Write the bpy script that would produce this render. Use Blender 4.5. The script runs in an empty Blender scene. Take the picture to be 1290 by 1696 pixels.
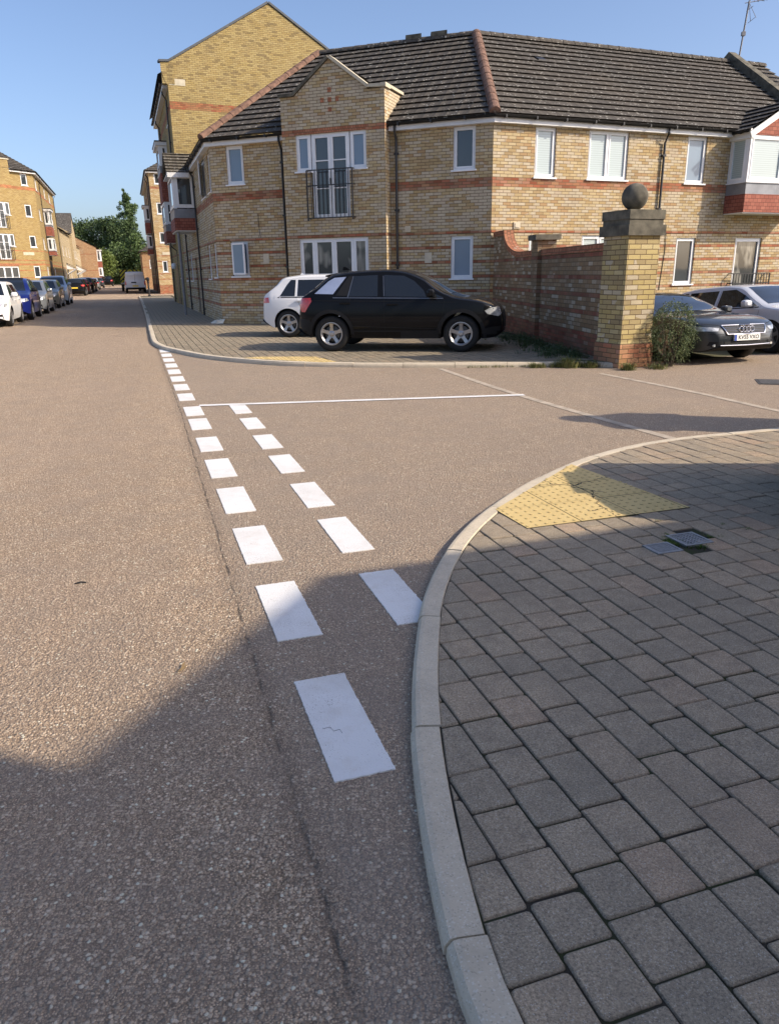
import bpy, math, random
import numpy as np
from mathutils import Vector
from mathutils.bvhtree import BVHTree
random.seed(7); rng = np.random.default_rng(7)
SC = bpy.context.scene; COL = SC.collection
R = math.radians

# ------------------------------------------------------------------ camera
cam_d = bpy.data.cameras.new('camera'); cam = bpy.data.objects.new('camera', cam_d); COL.objects.link(cam)
PITCH, ROLL, CAMH = R(17.75), R(0.9), 1.52
Fv = Vector((0, math.cos(PITCH), -math.sin(PITCH))); R0 = Vector((1, 0, 0)); U0 = R0.cross(Fv)
Rv = R0*math.cos(ROLL) - U0*math.sin(ROLL); Uv = R0*math.sin(ROLL) + U0*math.cos(ROLL)
from mathutils import Matrix
cam.matrix_world = Matrix(((Rv.x, Uv.x, -Fv.x, 0), (Rv.y, Uv.y, -Fv.y, 0), (Rv.z, Uv.z, -Fv.z, CAMH), (0, 0, 0, 1)))
cam_d.sensor_fit = 'VERTICAL'; cam_d.sensor_height = 24.0; cam_d.lens = 24.0*1240/1696
cam_d.clip_start = 0.05; cam_d.clip_end = 3000
SC.camera = cam
# ------------------------------------------------------------------ sky, sun, exposure
SUN_EL, SUN_AZ = R(34.7), R(-17.0)          # azimuth measured from +X towards +Y
w = bpy.data.worlds.new('World'); SC.world = w; w.use_nodes = True
nt = w.node_tree; nt.nodes.clear()
sky = nt.nodes.new('ShaderNodeTexSky'); sky.sky_type = 'NISHITA'; sky.sun_disc = False
sky.sun_elevation = SUN_EL; sky.sun_rotation = R(90) - SUN_AZ
sky.air_density = 0.8; sky.dust_density = 2.5; sky.ozone_density = 3.0; sky.altitude = 50
bg = nt.nodes.new('ShaderNodeBackground'); bg.inputs[1].default_value = 0.14
wo = nt.nodes.new('ShaderNodeOutputWorld'); tint = nt.nodes.new('ShaderNodeMix'); tint.data_type = 'RGBA'; tint.blend_type = 'MULTIPLY'; tint.inputs[0].default_value = 1.0; tint.inputs[7].default_value = (0.97, 0.935, 0.94, 1)
nt.links.new(sky.outputs[0], tint.inputs[6]); nt.links.new(tint.outputs[2], bg.inputs[0]); nt.links.new(bg.outputs[0], wo.inputs[0])
sd = bpy.data.lights.new('sun', 'SUN'); sd.energy = 3.4; sd.angle = R(0.53); sd.color = (1.0, 0.87, 0.70)
so = bpy.data.objects.new('sun', sd); COL.objects.link(so)
TOSUN = Vector((math.cos(SUN_EL)*math.cos(SUN_AZ), math.cos(SUN_EL)*math.sin(SUN_AZ), math.sin(SUN_EL)))
so.rotation_euler = TOSUN.to_track_quat('Z', 'Y').to_euler(); so.location = (30, -10, 40)
SC.view_settings.view_transform = 'Standard'; SC.view_settings.look = 'None'
SC.view_settings.exposure = 0.73; SC.view_settings.gamma = 1.0

# ------------------------------------------------------------------ street axes (measured on the ground)
S2 = np.array([-0.3090, 0.9511]); N2 = np.array([0.9511, 0.3090])
def W(u, v, z=0.0): p = S2*u + N2*v; return (p[0], p[1], z)

# ------------------------------------------------------------------ tagging
def tag(o, label, cat, group=None):
    o['label'] = label; o['category'] = cat
    if group: o['group'] = group
    return o
def thing(name, label, cat, loc=(0, 0, 0), rz=0, group=None):
    o = bpy.data.objects.new(name, None); COL.objects.link(o); o.empty_display_size = 0.2
    o.location = loc; o.rotation_euler = (0, 0, rz)
    return tag(o, label, cat, group)
def structure(o): o['kind'] = 'structure'; return o

# ------------------------------------------------------------------ mesh builder
class MB:
    def __init__(s): s.V = []; s.F = []; s.U = []; s.M = []
    def face(s, pts, m=0, uv=None):
        b = len(s.V); s.V.extend([tuple(map(float, p)) for p in pts]); s.F.append(tuple(range(b, b+len(pts)))); s.M.append(m)
        if uv is None:
            a = np.array(pts[0], float); n = np.zeros(3)
            P = [np.array(p, float) for p in pts]
            for i in range(len(P)): n += np.cross(P[i]-a, P[(i+1) % len(P)]-a)
            l = np.linalg.norm(n); n = n/l if l > 1e-12 else np.array([0, 0, 1.])
            if abs(n[2]) > 0.8: uv = [(p[0], p[1]) for p in P]
            else:
                t = np.array([-n[1], n[0]]); t /= np.linalg.norm(t); uv = [(p[0]*t[0]+p[1]*t[1], p[2]) for p in P]
        s.U.append([(float(a), float(b)) for a, b in uv])
    def quad(s, a, b, c, d, m=0, uv=None): s.face([a, b, c, d], m, uv)
    def box(s, o, ax, ay, az, m=0):
        o, ax, ay, az = [np.array(q, float) for q in (o, ax, ay, az)]
        if np.dot(np.cross(ax, ay), az) < 0: o = o+ax; ax = -ax
        p = [o, o+ax, o+ax+ay, o+ay, o+az, o+ax+az, o+ax+ay+az, o+ay+az]
        for f in ((0, 3, 2, 1), (4, 5, 6, 7), (0, 1, 5, 4), (1, 2, 6, 5), (2, 3, 7, 6), (3, 0, 4, 7)): s.face([p[i] for i in f], m)
    def cbox(s, c, sx, sy, sz, m=0, rz=0):
        cs, sn = math.cos(rz), math.sin(rz); ax = np.array([cs, sn, 0])*sx; ay = np.array([-sn, cs, 0])*sy; az = np.array([0, 0, sz])
        s.box(np.array(c, float)-ax/2-ay/2-az/2, ax, ay, az, m)
    def tube(s, path, r, n=8, m=0, cap=True):
        P = [np.array(p, float) for p in path]; rs = r if isinstance(r, (list, tuple)) else [r]*len(P); rings = []
        for i, p in enumerate(P):
            d = P[min(i+1, len(P)-1)]-P[max(i-1, 0)]; d /= (np.linalg.norm(d)+1e-12)
            a = np.cross(d, [0, 0, 1.]) if abs(d[2]) < 0.95 else np.cross(d, [1., 0, 0]); a /= np.linalg.norm(a); b = np.cross(d, a)
            rings.append([p+rs[i]*(math.cos(2*math.pi*k/n)*a+math.sin(2*math.pi*k/n)*b) for k in range(n)])
        for i in range(len(P)-1):
            for k in range(n): s.face([rings[i][k], rings[i][(k+1) % n], rings[i+1][(k+1) % n], rings[i+1][k]][::-1], m)
        if cap: s.face(rings[0], m); s.face(rings[-1][::-1], m)
    def lathe(s, prof, c, n=24, m=0, axis='z'):
        rings = []
        for r_, h in prof:
            ring = []
            for k in range(n):
                a = 2*math.pi*k/n; x, y = r_*math.cos(a), r_*math.sin(a)
                p = (c[0]+x, c[1]+y, c[2]+h) if axis == 'z' else (c[0]+x, c[1]+h, c[2]-y)
                ring.append(p)
            rings.append(ring)
        for i in range(len(rings)-1):
            for k in range(n): s.face([rings[i][k], rings[i][(k+1) % n], rings[i+1][(k+1) % n], rings[i+1][k]], m)
    def build(s, name, mats, parent=None, origin=None, smooth=False, weld=False, loc=None):
        if origin is None:
            origin = (0, 0, 0)
            if parent is not None:
                q = parent
                while q.parent is not None: q = q.parent
                if not q.get('local'): origin = tuple(q.location)
        V = np.array(s.V, float).reshape(-1, 3)-np.array(origin)
        F = s.F
        me = bpy.data.meshes.new(name)
        if weld:
            key = {}; idx = []; NV = []
            for v in V:
                k = (round(v[0], 5), round(v[1], 5), round(v[2], 5))
                if k not in key: key[k] = len(NV); NV.append(tuple(v))
                idx.append(key[k])
            FF = []; UU = []; MM = []
            for f, u, m in zip(s.F, s.U, s.M):
                g = []; h = []
                for i, q in zip(f, u):
                    j = idx[i]
                    if j not in g: g.append(j); h.append(q)
                if len(g) > 2: FF.append(g); UU.append(h); MM.append(m)
            me.from_pydata(NV, [], FF)
        else:
            UU, MM = s.U, s.M
            me.from_pydata(V.tolist(), [], F)
        uvl = me.uv_layers.new(name='UVMap')
        flat = np.array([c for u in UU for q in u for c in q], dtype=np.float32)
        uvl.data.foreach_set('uv', flat)
        if not isinstance(mats, (list, tuple)): mats = [mats]
        for m in mats: me.materials.append(m)
        me.polygons.foreach_set('material_index', MM)
        if smooth: me.polygons.foreach_set('use_smooth', [True]*len(me.polygons))
        me.update()
        o = bpy.data.objects.new(name, me); COL.objects.link(o)
        if parent is not None: o.parent = parent
        else: o.location = origin
        return o
    def part(s, name, mats, parent, **k): return s.build(name, mats, parent, **k)

def clip_half(poly, f):
    out = []
    for i in range(len(poly)):
        a, b = poly[i], poly[(i+1) % len(poly)]; fa, fb = f(a), f(b)
        if fa >= 0: out.append(a)
        if (fa >= 0) != (fb >= 0):
            t = fa/(fa-fb); out.append(tuple(a[k]+(b[k]-a[k])*t for k in range(len(a))))
    return out

# ------------------------------------------------------------------ material helpers
class NT:
    def __init__(s, name):
        s.mat = bpy.data.materials.new(name); s.mat.use_nodes = True; s.n = s.mat.node_tree.nodes; s.l = s.mat.node_tree.links; s.n.clear()
        s.out = s.n.new('ShaderNodeOutputMaterial'); s.b = s.n.new('ShaderNodeBsdfPrincipled'); s.l.new(s.b.outputs[0], s.out.inputs[0])
    def new(s, t, **k):
        n = s.n.new(t)
        for a, v in k.items(): setattr(n, a, v)
        return n
    def set(s, sock, v):
        if isinstance(v, bpy.types.NodeSocket): s.l.new(v, sock)
        else: sock.default_value = v
    def math(s, op, a, b=None, c=None, clamp=False):
        n = s.new('ShaderNodeMath', operation=op, use_clamp=clamp); s.set(n.inputs[0], a)
        if b is not None: s.set(n.inputs[1], b)
        if c is not None: s.set(n.inputs[2], c)
        return n.outputs[0]
    def mix(s, fac, a, b, mode='MIX'):
        n = s.new('ShaderNodeMix', data_type='RGBA', blend_type=mode); s.set(n.inputs[0], fac); s.set(n.inputs[6], a); s.set(n.inputs[7], b); return n.outputs[2]
    def ramp(s, fac, stops, interp='LINEAR'):
        n = s.new('ShaderNodeValToRGB'); n.color_ramp.interpolation = interp; e = n.color_ramp.elements
        while len(e) < len(stops): e.new(0.5)
        for q, (p, c) in zip(e, stops): q.position = p; q.color = c if len(c) == 4 else (*c, 1)
        s.set(n.inputs[0], fac); return n.outputs[0]
    def noise(s, vec, scale, detail=4, rough=0.55, out=0):
        n = s.new('ShaderNodeTexNoise'); n.inputs['Scale'].default_value = scale; n.inputs['Detail'].default_value = detail; n.inputs['Roughness'].default_value = rough
        if vec is not None: s.l.new(vec, n.inputs['Vector'])
        return n.outputs[out]
    def vor(s, vec, scale, feature='F1', out=0, rnd=1.0):
        n = s.new('ShaderNodeTexVoronoi', feature=feature); n.inputs['Scale'].default_value = scale
        n.inputs['Randomness'].default_value = rnd; s.l.new(vec, n.inputs['Vector']); return n.outputs[out]
    def pos(s): return s.new('ShaderNodeNewGeometry').outputs['Position']
    def obj(s): return s.new('ShaderNodeTexCoord').outputs['Object']
    def uv(s): return s.new('ShaderNodeTexCoord').outputs['UV']
    def sep(s, v): n = s.new('ShaderNodeSeparateXYZ'); s.l.new(v, n.inputs[0]); return n.outputs
    def comb(s, x, y, z=0.0): n = s.new('ShaderNodeCombineXYZ'); s.set(n.inputs[0], x); s.set(n.inputs[1], y); s.set(n.inputs[2], z); return n.outputs[0]
    def rgb(s, v): n = s.new('ShaderNodeSeparateColor'); s.l.new(v, n.inputs[0]); return n.outputs
    def bump(s, h, strength=0.5, dist=0.01, normal=None):
        n = s.new('ShaderNodeBump'); n.inputs['Strength'].default_value = strength; n.inputs['Distance'].default_value = dist; s.l.new(h, n.inputs['Height'])
        if normal is not None: s.l.new(normal, n.inputs['Normal'])
        return n.outputs[0]
    def fin(s, col=None, rough=0.8, metal=0.0, spec=0.5, normal=None, **k):
        if col is not None: s.set(s.b.inputs['Base Color'], col if isinstance(col, bpy.types.NodeSocket) else (*col[:3], 1))
        s.set(s.b.inputs['Roughness'], rough); s.set(s.b.inputs['Metallic'], metal); s.set(s.b.inputs['Specular IOR Level'], spec)
        if normal is not None: s.l.new(normal, s.b.inputs['Normal'])
        for a, v in k.items(): s.set(s.b.inputs[a.replace('_', ' ')], v)
        return s.mat

def plain(name, col, rough=0.6, metal=0.0, var=0.12, scale=6.0, spec=0.5, bump=0.0, **k):
    t = NT(name); p = t.obj(); n = t.noise(p, scale, 5)
    c = t.mix(t.ramp(n, [(0.3, (0, 0, 0)), (0.7, (1, 1, 1))]), tuple(x*(1-var) for x in col)+(1,), tuple(min(1, x*(1+var)) for x in col)+(1,))
    nm = t.bump(t.noise(p, scale*12, 3), bump, 0.004) if bump else None
    return t.fin(c, rough, metal, spec, nm, **k)

def brick_mat(name, pal, red, bands=(), mortar=(0.135, 0.095, 0.055), redpal=None, white=0.25, bw=0.225, rh=0.075, stain=0.3):
    t = NT(name); uv = t.uv(); X = t.sep(uv); u, v = X[0], X[1]
    row = t.math('FLOOR', t.math('DIVIDE', v, rh)); odd = t.math('SUBTRACT', 1.0, t.math('FLOORED_MODULO', row, 2.0))
    uu = t.math('ADD', u, t.math('MULTIPLY', odd, bw/2)); coln = t.math('FLOOR', t.math('DIVIDE', uu, bw))
    wn = t.new('ShaderNodeTexWhiteNoise', noise_dimensions='2D'); t.l.new(t.comb(coln, row), wn.inputs['Vector'])
    ran = wn.outputs['Value']; rc = t.rgb(wn.outputs['Color'])
    bt = t.new('ShaderNodeTexBrick', offset=0.5, offset_frequency=2); t.l.new(uv, bt.inputs['Vector'])
    for k_, q in (('Scale', 1.0), ('Mortar Size', 0.0065), ('Mortar Smooth', 0.2), ('Brick Width', bw), ('Row Height', rh)): bt.inputs[k_].default_value = q
    mort = bt.outputs['Fac']
    n_ = len(pal); base = t.ramp(ran, [(i/n_, c) for i, c in enumerate(pal)], 'CONSTANT')
    pn = t.noise(uv, 0.8, 3); whit = t.math('GREATER_THAN', t.math('ADD', t.math('MULTIPLY', pn, 1.6), rc[1]), 1.92-white*1.2)
    base = t.mix(t.math('MULTIPLY', whit, 0.62), base, (0.52, 0.46, 0.36, 1))
    if bands:
        acc = None
        for z0, z1 in bands:
            m = t.math('MULTIPLY', t.math('GREATER_THAN', v, z0), t.math('LESS_THAN', v, z1)); acc = m if acc is None else t.math('MAXIMUM', acc, m)
        rcol = t.ramp(rc[2], [(0.0, red), (0.35, tuple(x*0.8 for x in red)), (0.7, tuple(min(1, x*1.2) for x in red))], 'CONSTANT')
        base = t.mix(t.math('MULTIPLY', acc, t.math('ADD', 0.55, t.math('MULTIPLY', rc[0], 0.45))), base, rcol)
    fine = t.noise(uv, 60, 4); base = t.mix(0.35, base, t.ramp(fine, [(0.3, (0.35, 0.35, 0.35)), (0.7, (0.75, 0.75, 0.75))]), 'OVERLAY')
    st = t.noise(uv, 1.3, 6, 0.65)
    base = t.mix(t.math('MULTIPLY', t.ramp(st, [(0.45, (0, 0, 0)), (0.75, (1, 1, 1))]), stain), base, (0.16, 0.13, 0.09, 1))
    col = t.mix(mort, base, (*mortar, 1))
    h = t.math('ADD', t.math('MULTIPLY', t.math('SUBTRACT', 1.0, mort), 1.0), t.math('MULTIPLY', fine, 0.35))
    return t.fin(col, 0.9, 0, 0.25, t.bump(h, 0.6, 0.008))

M = {}
BUFF = [(0.445, 0.338, 0.180), (0.482, 0.374, 0.211), (0.424, 0.307, 0.153), (0.503, 0.400, 0.239), (0.435, 0.312, 0.167), (0.376, 0.270, 0.140), (0.488, 0.385, 0.225), (0.392, 0.260, 0.135)]
YEL = [(0.359, 0.274, 0.116), (0.339, 0.254, 0.102), (0.388, 0.302, 0.136), (0.325, 0.240, 0.097), (0.369, 0.283, 0.126), (0.354, 0.264, 0.112), (0.378, 0.293, 0.126), (0.233, 0.173, 0.078)]
YELL = [(0.370, 0.274, 0.114), (0.351, 0.251, 0.100), (0.399, 0.302, 0.133), (0.337, 0.242, 0.100), (0.389, 0.288, 0.128), (0.314, 0.223, 0.095)]
RED = (0.30, 0.095, 0.05)
LOWB = [(0.6, 0.675), (0.975, 1.05), (1.35, 1.425), (1.725, 1.8), (2.1, 2.175)]
M['brick_main'] = brick_mat('brick_main', BUFF, RED, LOWB+[(2.475, 2.535), (3.6, 3.825)], white=0.5)
M['brick_bay'] = brick_mat('brick_bay', BUFF, RED, [(2.475, 2.55), (5.1, 5.25)], white=0.58)
M['brick_gable'] = brick_mat('brick_gable', YEL, RED, [(8.475, 8.775), (3.6, 3.825), (2.475, 2.55)], white=-0.4, stain=0.35)
M['brick_left'] = brick_mat('brick_left', YELL, (0.42, 0.15, 0.07), [(8.55, 8.8), (2.55, 2.7)]+[(2.925, 3.0), (2.1, 2.175), (1.5, 1.575), (3.675, 3.75)], white=-0.4, stain=0.2)
M['brick_far'] = brick_mat('brick_far', BUFF, RED, [(8.6, 8.8), (3.9, 3.975), (3.15, 3.225), (2.7, 2.775), (2.25, 2.325), (1.65, 1.725), (1.2, 1.275), (0, 0.75)], white=0.1)
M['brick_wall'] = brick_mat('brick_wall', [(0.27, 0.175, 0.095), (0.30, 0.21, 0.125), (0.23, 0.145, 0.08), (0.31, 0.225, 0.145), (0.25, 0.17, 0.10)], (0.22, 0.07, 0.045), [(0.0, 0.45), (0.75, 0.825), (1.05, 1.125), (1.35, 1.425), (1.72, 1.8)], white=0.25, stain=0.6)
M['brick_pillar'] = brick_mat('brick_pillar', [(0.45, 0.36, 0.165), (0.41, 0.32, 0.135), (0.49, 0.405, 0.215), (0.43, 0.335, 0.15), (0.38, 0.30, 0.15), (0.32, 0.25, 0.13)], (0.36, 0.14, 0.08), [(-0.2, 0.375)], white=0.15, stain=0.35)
M['brick_red'] = brick_mat('brick_red', [(0.40, 0.15, 0.08), (0.33, 0.12, 0.065), (0.44, 0.18, 0.10)], RED, white=0.0, rh=0.075, bw=0.075)
M['brick_terrace'] = brick_mat('brick_terrace', [(0.47, 0.37, 0.22), (0.43, 0.33, 0.18), (0.50, 0.40, 0.25)], RED, [(2.5, 2.6)], white=0.1, stain=0.1)
M['brick_end'] = brick_mat('brick_end', [(0.42, 0.26, 0.14), (0.38, 0.22, 0.12), (0.45, 0.29, 0.16)], RED, [(2.5, 2.6), (5.0, 5.1)], white=0.0)
M['upvc'] = plain('white_upvc', (0.78, 0.79, 0.80), 0.35, var=0.04)
M['fascia'] = plain('white_fascia', (0.72, 0.72, 0.71), 0.45, var=0.07, scale=2)
M['black_metal'] = plain('black_paint', (0.018, 0.018, 0.02), 0.45, var=0.2)
M['black_plastic'] = plain('black_gutter_plastic', (0.02, 0.02, 0.021), 0.4, var=0.2)
M['lead'] = plain('lead_flashing', (0.23, 0.24, 0.26), 0.5, 0.3, var=0.2, scale=3)
M['stone'] = plain('cast_stone', (0.50, 0.45, 0.34), 0.85, var=0.15, bump=0.3)
M['concrete_dark'] = plain('weathered_concrete', (0.11, 0.10, 0.075), 0.92, var=0.6, scale=5, bump=0.6)
M['coping_dark'] = plain('dark_metal_coping', (0.07, 0.078, 0.088), 0.6, 0.2, var=0.2)
M['grey_pole'] = plain('grey_pole_paint', (0.2, 0.2, 0.21), 0.5)
M['white_litter'] = plain('litter_card', (0.6, 0.58, 0.5), 0.8)
M['vent'] = plain('cream_vent', (0.55, 0.48, 0.36), 0.6)

def glass(name, base, rough=0.04, stripes=False, spec=0.7, grad=None):
    t = NT(name); p = t.pos(); X = t.sep(p)
    n = t.noise(p, 0.9, 2); c = t.mix(n, tuple(x*0.7 for x in base)+(1,), tuple(min(1, x*1.25) for x in base)+(1,))
    if stripes:
        m = t.math('FRACT', t.math('MULTIPLY', X[2], 1/0.055)); c = t.mix(t.ramp(m, [(0.0, (0, 0, 0)), (0.25, (1, 1, 1)), (0.8, (0.85, 0.85, 0.85)), (1.0, (0, 0, 0))]), tuple(x*0.72 for x in base)+(1,), (*base, 1))
    w_ = t.bump(t.noise(p, 2.2, 1), 0.02, 0.05)
    return t.fin(c, rough, 0, spec, w_, Coat_Weight=0.6, Coat_Roughness=0.02)
M['glass_dark'] = glass('window_glass_dark', (0.04, 0.048, 0.055))
M['glass_blind'] = glass('window_glass_blind', (0.42, 0.50, 0.50), 0.25, True)
M['glass_sky_painted'] = glass('window_glass_sky_painted', (0.16, 0.23, 0.31), 0.3)  # blue base colour stands in for sky reflected in these panes
def curtain_reflections():
    t = NT('window_glass_curtain_reflections'); p = t.pos(); X = t.sep(p); h = t.math('ADD', X[0], t.math('MULTIPLY', X[1], .35)); n = t.noise(t.comb(t.math('MULTIPLY', h, 14.0), t.math('MULTIPLY', X[2], .6)), 1.0, 3)
    b = t.noise(t.comb(t.math('MULTIPLY', h, 2.2), t.math('MULTIPLY', X[2], 1.1)), 1.0, 2)
    c = t.mix(t.ramp(n, [(.3, (0, 0, 0)), (.7, (1, 1, 1))]), (.10, .10, .09, 1), (.30, .29, .26, 1)); c = t.mix(t.ramp(b, [(.42, (0, 0, 0)), (.5, (1, 1, 1))]), c, (.03, .035, .04, 1))  # curtain folds and dark patches painted to imitate mixed reflections in the panes
    return t.fin(c, .05, 0, .7, t.bump(t.noise(p, 2.2, 1), .02, .05), Coat_Weight=.6, Coat_Roughness=.02)
M['glass_curtain_reflect'] = curtain_reflections()
M['car_glass'] = glass('car_glass', (0.012, 0.014, 0.016), 0.02, spec=0.6)

def tile_mat(name, base, lichen=0.5):
    t = NT(name); uv = t.uv(); X = t.sep(uv); u, v = X[0], X[1]; p = t.pos()
    col_ = t.math('FLOOR', t.math('DIVIDE', u, 0.3)); row = t.math('FLOOR', t.math('DIVIDE', v, 0.31))
    wn = t.new('ShaderNodeTexWhiteNoise', noise_dimensions='2D'); t.l.new(t.comb(col_, row), wn.inputs['Vector'])
    c = t.ramp(wn.outputs['Value'], [(0, tuple(x*0.9 for x in base)), (1, tuple(x*1.12 for x in base))])
    c = t.mix(t.ramp(t.noise(p, 0.7, 5), [(0.4, (0, 0, 0)), (0.7, (0.6, 0.6, 0.6))]), c, (0.10, 0.085, 0.068, 1))
    fr = t.math('FRACT', t.math('DIVIDE', v, 0.31))
    sp = t.vor(p, 16, 'F1', 0); sn = t.noise(p, 2.3, 4); sn2 = t.noise(p, 46, 2)
    edge = t.math('MULTIPLY', t.math('SUBTRACT', 1.0, fr), 0.24)
    vd = t.vor(uv, 15, 'F1', 0); vc = t.rgb(t.vor(uv, 15, 'F1', 1)); m = t.math('MULTIPLY', t.math('LESS_THAN', vd, t.math('ADD', .16, t.math('MULTIPLY', vc[1], .3))), t.math('GREATER_THAN', t.math('ADD', vc[0], t.math('ADD', t.math('MULTIPLY', sn, .55), edge)), 1.22-lichen*.13))
    c = t.mix(t.math('MULTIPLY', m, 0.75), c, (0.42, 0.41, 0.37, 1))
    roll = t.math('PINGPONG', u, 0.15); gap = t.math('LESS_THAN', t.math('FRACT', t.math('DIVIDE', u, 0.3)), 0.035)
    c = t.mix(t.math('MULTIPLY', gap, 0.6), c, (0.01, 0.01, 0.01, 1))
    h = t.math('ADD', t.math('MULTIPLY', t.math('POWER', t.math('DIVIDE', roll, 0.15), 2.0), 0.02), t.math('MULTIPLY', sn2, 0.004))
    return t.fin(c, 0.88, 0, 0.3, t.bump(h, 0.8, 1.0))
M['tile'] = tile_mat('dark_concrete_roof_tile', (0.072, 0.065, 0.057), 0.8)
M['tile_lichen'] = tile_mat('lichened_roof_tile', (0.12, 0.105, 0.08), 1.3)
M['terracotta'] = plain('terracotta_ridge', (0.175, 0.10, 0.07), 0.9, var=0.45, scale=9, bump=0.4)
def hung_mat():
    t = NT('hung_red_tile'); uv = t.uv(); X = t.sep(uv); bt = t.new('ShaderNodeTexBrick', offset=0.5, offset_frequency=2); t.l.new(uv, bt.inputs['Vector'])
    for k_, q in (('Scale', 1.0), ('Mortar Size', 0.004), ('Mortar Smooth', 0.1), ('Brick Width', 0.165), ('Row Height', 0.1), ('Bias', 0.0)): bt.inputs[k_].default_value = q
    bt.inputs['Color1'].default_value = (0.33, 0.12, 0.08, 1); bt.inputs['Color2'].default_value = (0.24, 0.075, 0.05, 1); bt.inputs['Mortar'].default_value = (0.02, 0.01, 0.01, 1)
    saw = t.math('SUBTRACT', 1.0, t.math('FRACT', t.math('DIVIDE', X[1], 0.1)))
    return t.fin(bt.outputs[0], 0.85, 0, 0.3, t.bump(saw, 1.0, 0.02))
M['hung'] = hung_mat()

def asphalt():
    t = NT('chipped_asphalt'); p = t.pos(); X = t.sep(p)
    v = t.math('ADD', t.math('MULTIPLY', X[0], float(N2[0])), t.math('MULTIPLY', X[1], float(N2[1])))
    u = t.math('ADD', t.math('MULTIPLY', X[0], float(S2[0])), t.math('MULTIPLY', X[1], float(S2[1])))
    warp = t.noise(p, 90, 2, 0.5, 1); wv = t.new('ShaderNodeVectorMath', operation='MULTIPLY_ADD'); t.l.new(warp, wv.inputs[0]); wv.inputs[1].default_value = (0.006,)*3; t.l.new(p, wv.inputs[2])
    q = wv.outputs[0]
    c1 = t.rgb(t.vor(q, 84, 'F1', 1)); d1 = t.vor(q, 84, 'F1', 0); c2 = t.rgb(t.vor(q, 190, 'F1', 1)); d2 = t.vor(q, 190, 'F1', 0)
    big = t.noise(p, 0.35, 4); med = t.noise(p, 3.5, 5, 0.6); cl = t.noise(p, 45, 3)
    isst = t.math('GREATER_THAN', t.math('ADD', c1[0], t.math('MULTIPLY', cl, 0.5)), 0.55)
    stone = t.ramp(c1[1], [(0.0, (0.265, 0.201, 0.140)), (0.35, (0.452, 0.347, 0.240)), (0.7, (0.663, 0.515, 0.363)), (0.92, (0.875, 0.707, 0.519)), (1.0, (0.920, 0.920, 0.725))])
    small = t.ramp(c2[1], [(0.0, (0.223, 0.157, 0.103)), (0.6, (0.506, 0.361, 0.233)), (1.0, (0.861, 0.639, 0.433))])
    gap1 = t.ramp(d1, [(0.34, (0, 0, 0)), (0.56, (1, 1, 1))]); gap2 = t.ramp(d2, [(0.35, (0, 0, 0)), (0.7, (1, 1, 1))])
    sm = t.mix(t.math('MULTIPLY', gap2, 0.75), small, (0.097, 0.073, 0.053, 1)); st = t.mix(gap1, stone, sm)
    col = t.mix(isst, sm, st)
    col = t.mix(t.ramp(big, [(0.35, (0.0, 0, 0)), (0.7, (0.3, 0.3, 0.3))]), col, (0.52, 0.385, 0.285, 1))
    col = t.mix(t.ramp(med, [(0.35, (0.35, 0.35, 0.35)), (0.6, (0, 0, 0))]), col, (0.30, 0.245, 0.195, 1))
    trk = t.noise(t.comb(t.math('MULTIPLY', u, .06), t.math('MULTIPLY', v, .9)), 1.0, 4); col = t.mix(t.ramp(trk, [(0.4, (0, 0, 0)), (0.65, (.22, .22, .22))]), col, (0.28, 0.215, 0.165, 1))
    # longitudinal seam and the darker, coarser strip beside the kerb
    wob = t.math('MULTIPLY', t.math('SUBTRACT', t.noise(p, 4.0, 6, 0.8), 0.5), 0.06)
    line = t.math('ADD', t.math('ADD', 0.275, t.math('MULTIPLY', t.math('MINIMUM', u, 9.0), 0.0125)), wob)
    dv = t.math('SUBTRACT', v, line)
    strip = t.math('MULTIPLY', t.ramp(t.math('MULTIPLY', dv, 14.0, clamp=True), [(0, (0, 0, 0)), (1, (1, 1, 1))]), t.math('LESS_THAN', u, 40.0))
    col = t.mix(t.math('MULTIPLY', strip, 0.30), col, (0.28, 0.24, 0.20, 1))
    crack = t.math('MULTIPLY', t.math('SUBTRACT', 1.0, t.math('DIVIDE', t.math('ABSOLUTE', dv), 0.012), clamp=True), t.ramp(t.noise(p, 7, 4), [(0.42, (0, 0, 0)), (0.56, (1, 1, 1))]))
    soft = t.math('SUBTRACT', 1.0, t.math('DIVIDE', t.math('ABSOLUTE', dv), 0.07), clamp=True)
    col = t.mix(t.math('MULTIPLY', t.math('MULTIPLY', soft, t.noise(p, 6, 4, .7)), 0.55), col, (0.12, 0.10, 0.085, 1)); col = t.mix(t.math('MULTIPLY', crack, 0.6), col, (0.05, 0.042, 0.036, 1))
    h = t.math('SUBTRACT', t.math('ADD', t.math('MULTIPLY', isst, t.math('SUBTRACT', 1.0, d1)), t.math('MULTIPLY', t.math('SUBTRACT', 1.0, d2), 0.45)), t.math('MULTIPLY', crack, 0.9))
    return t.fin(col, 0.92, 0, 0.3, t.bump(h, 1.0, 0.009))
M['asphalt'] = asphalt()

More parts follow.
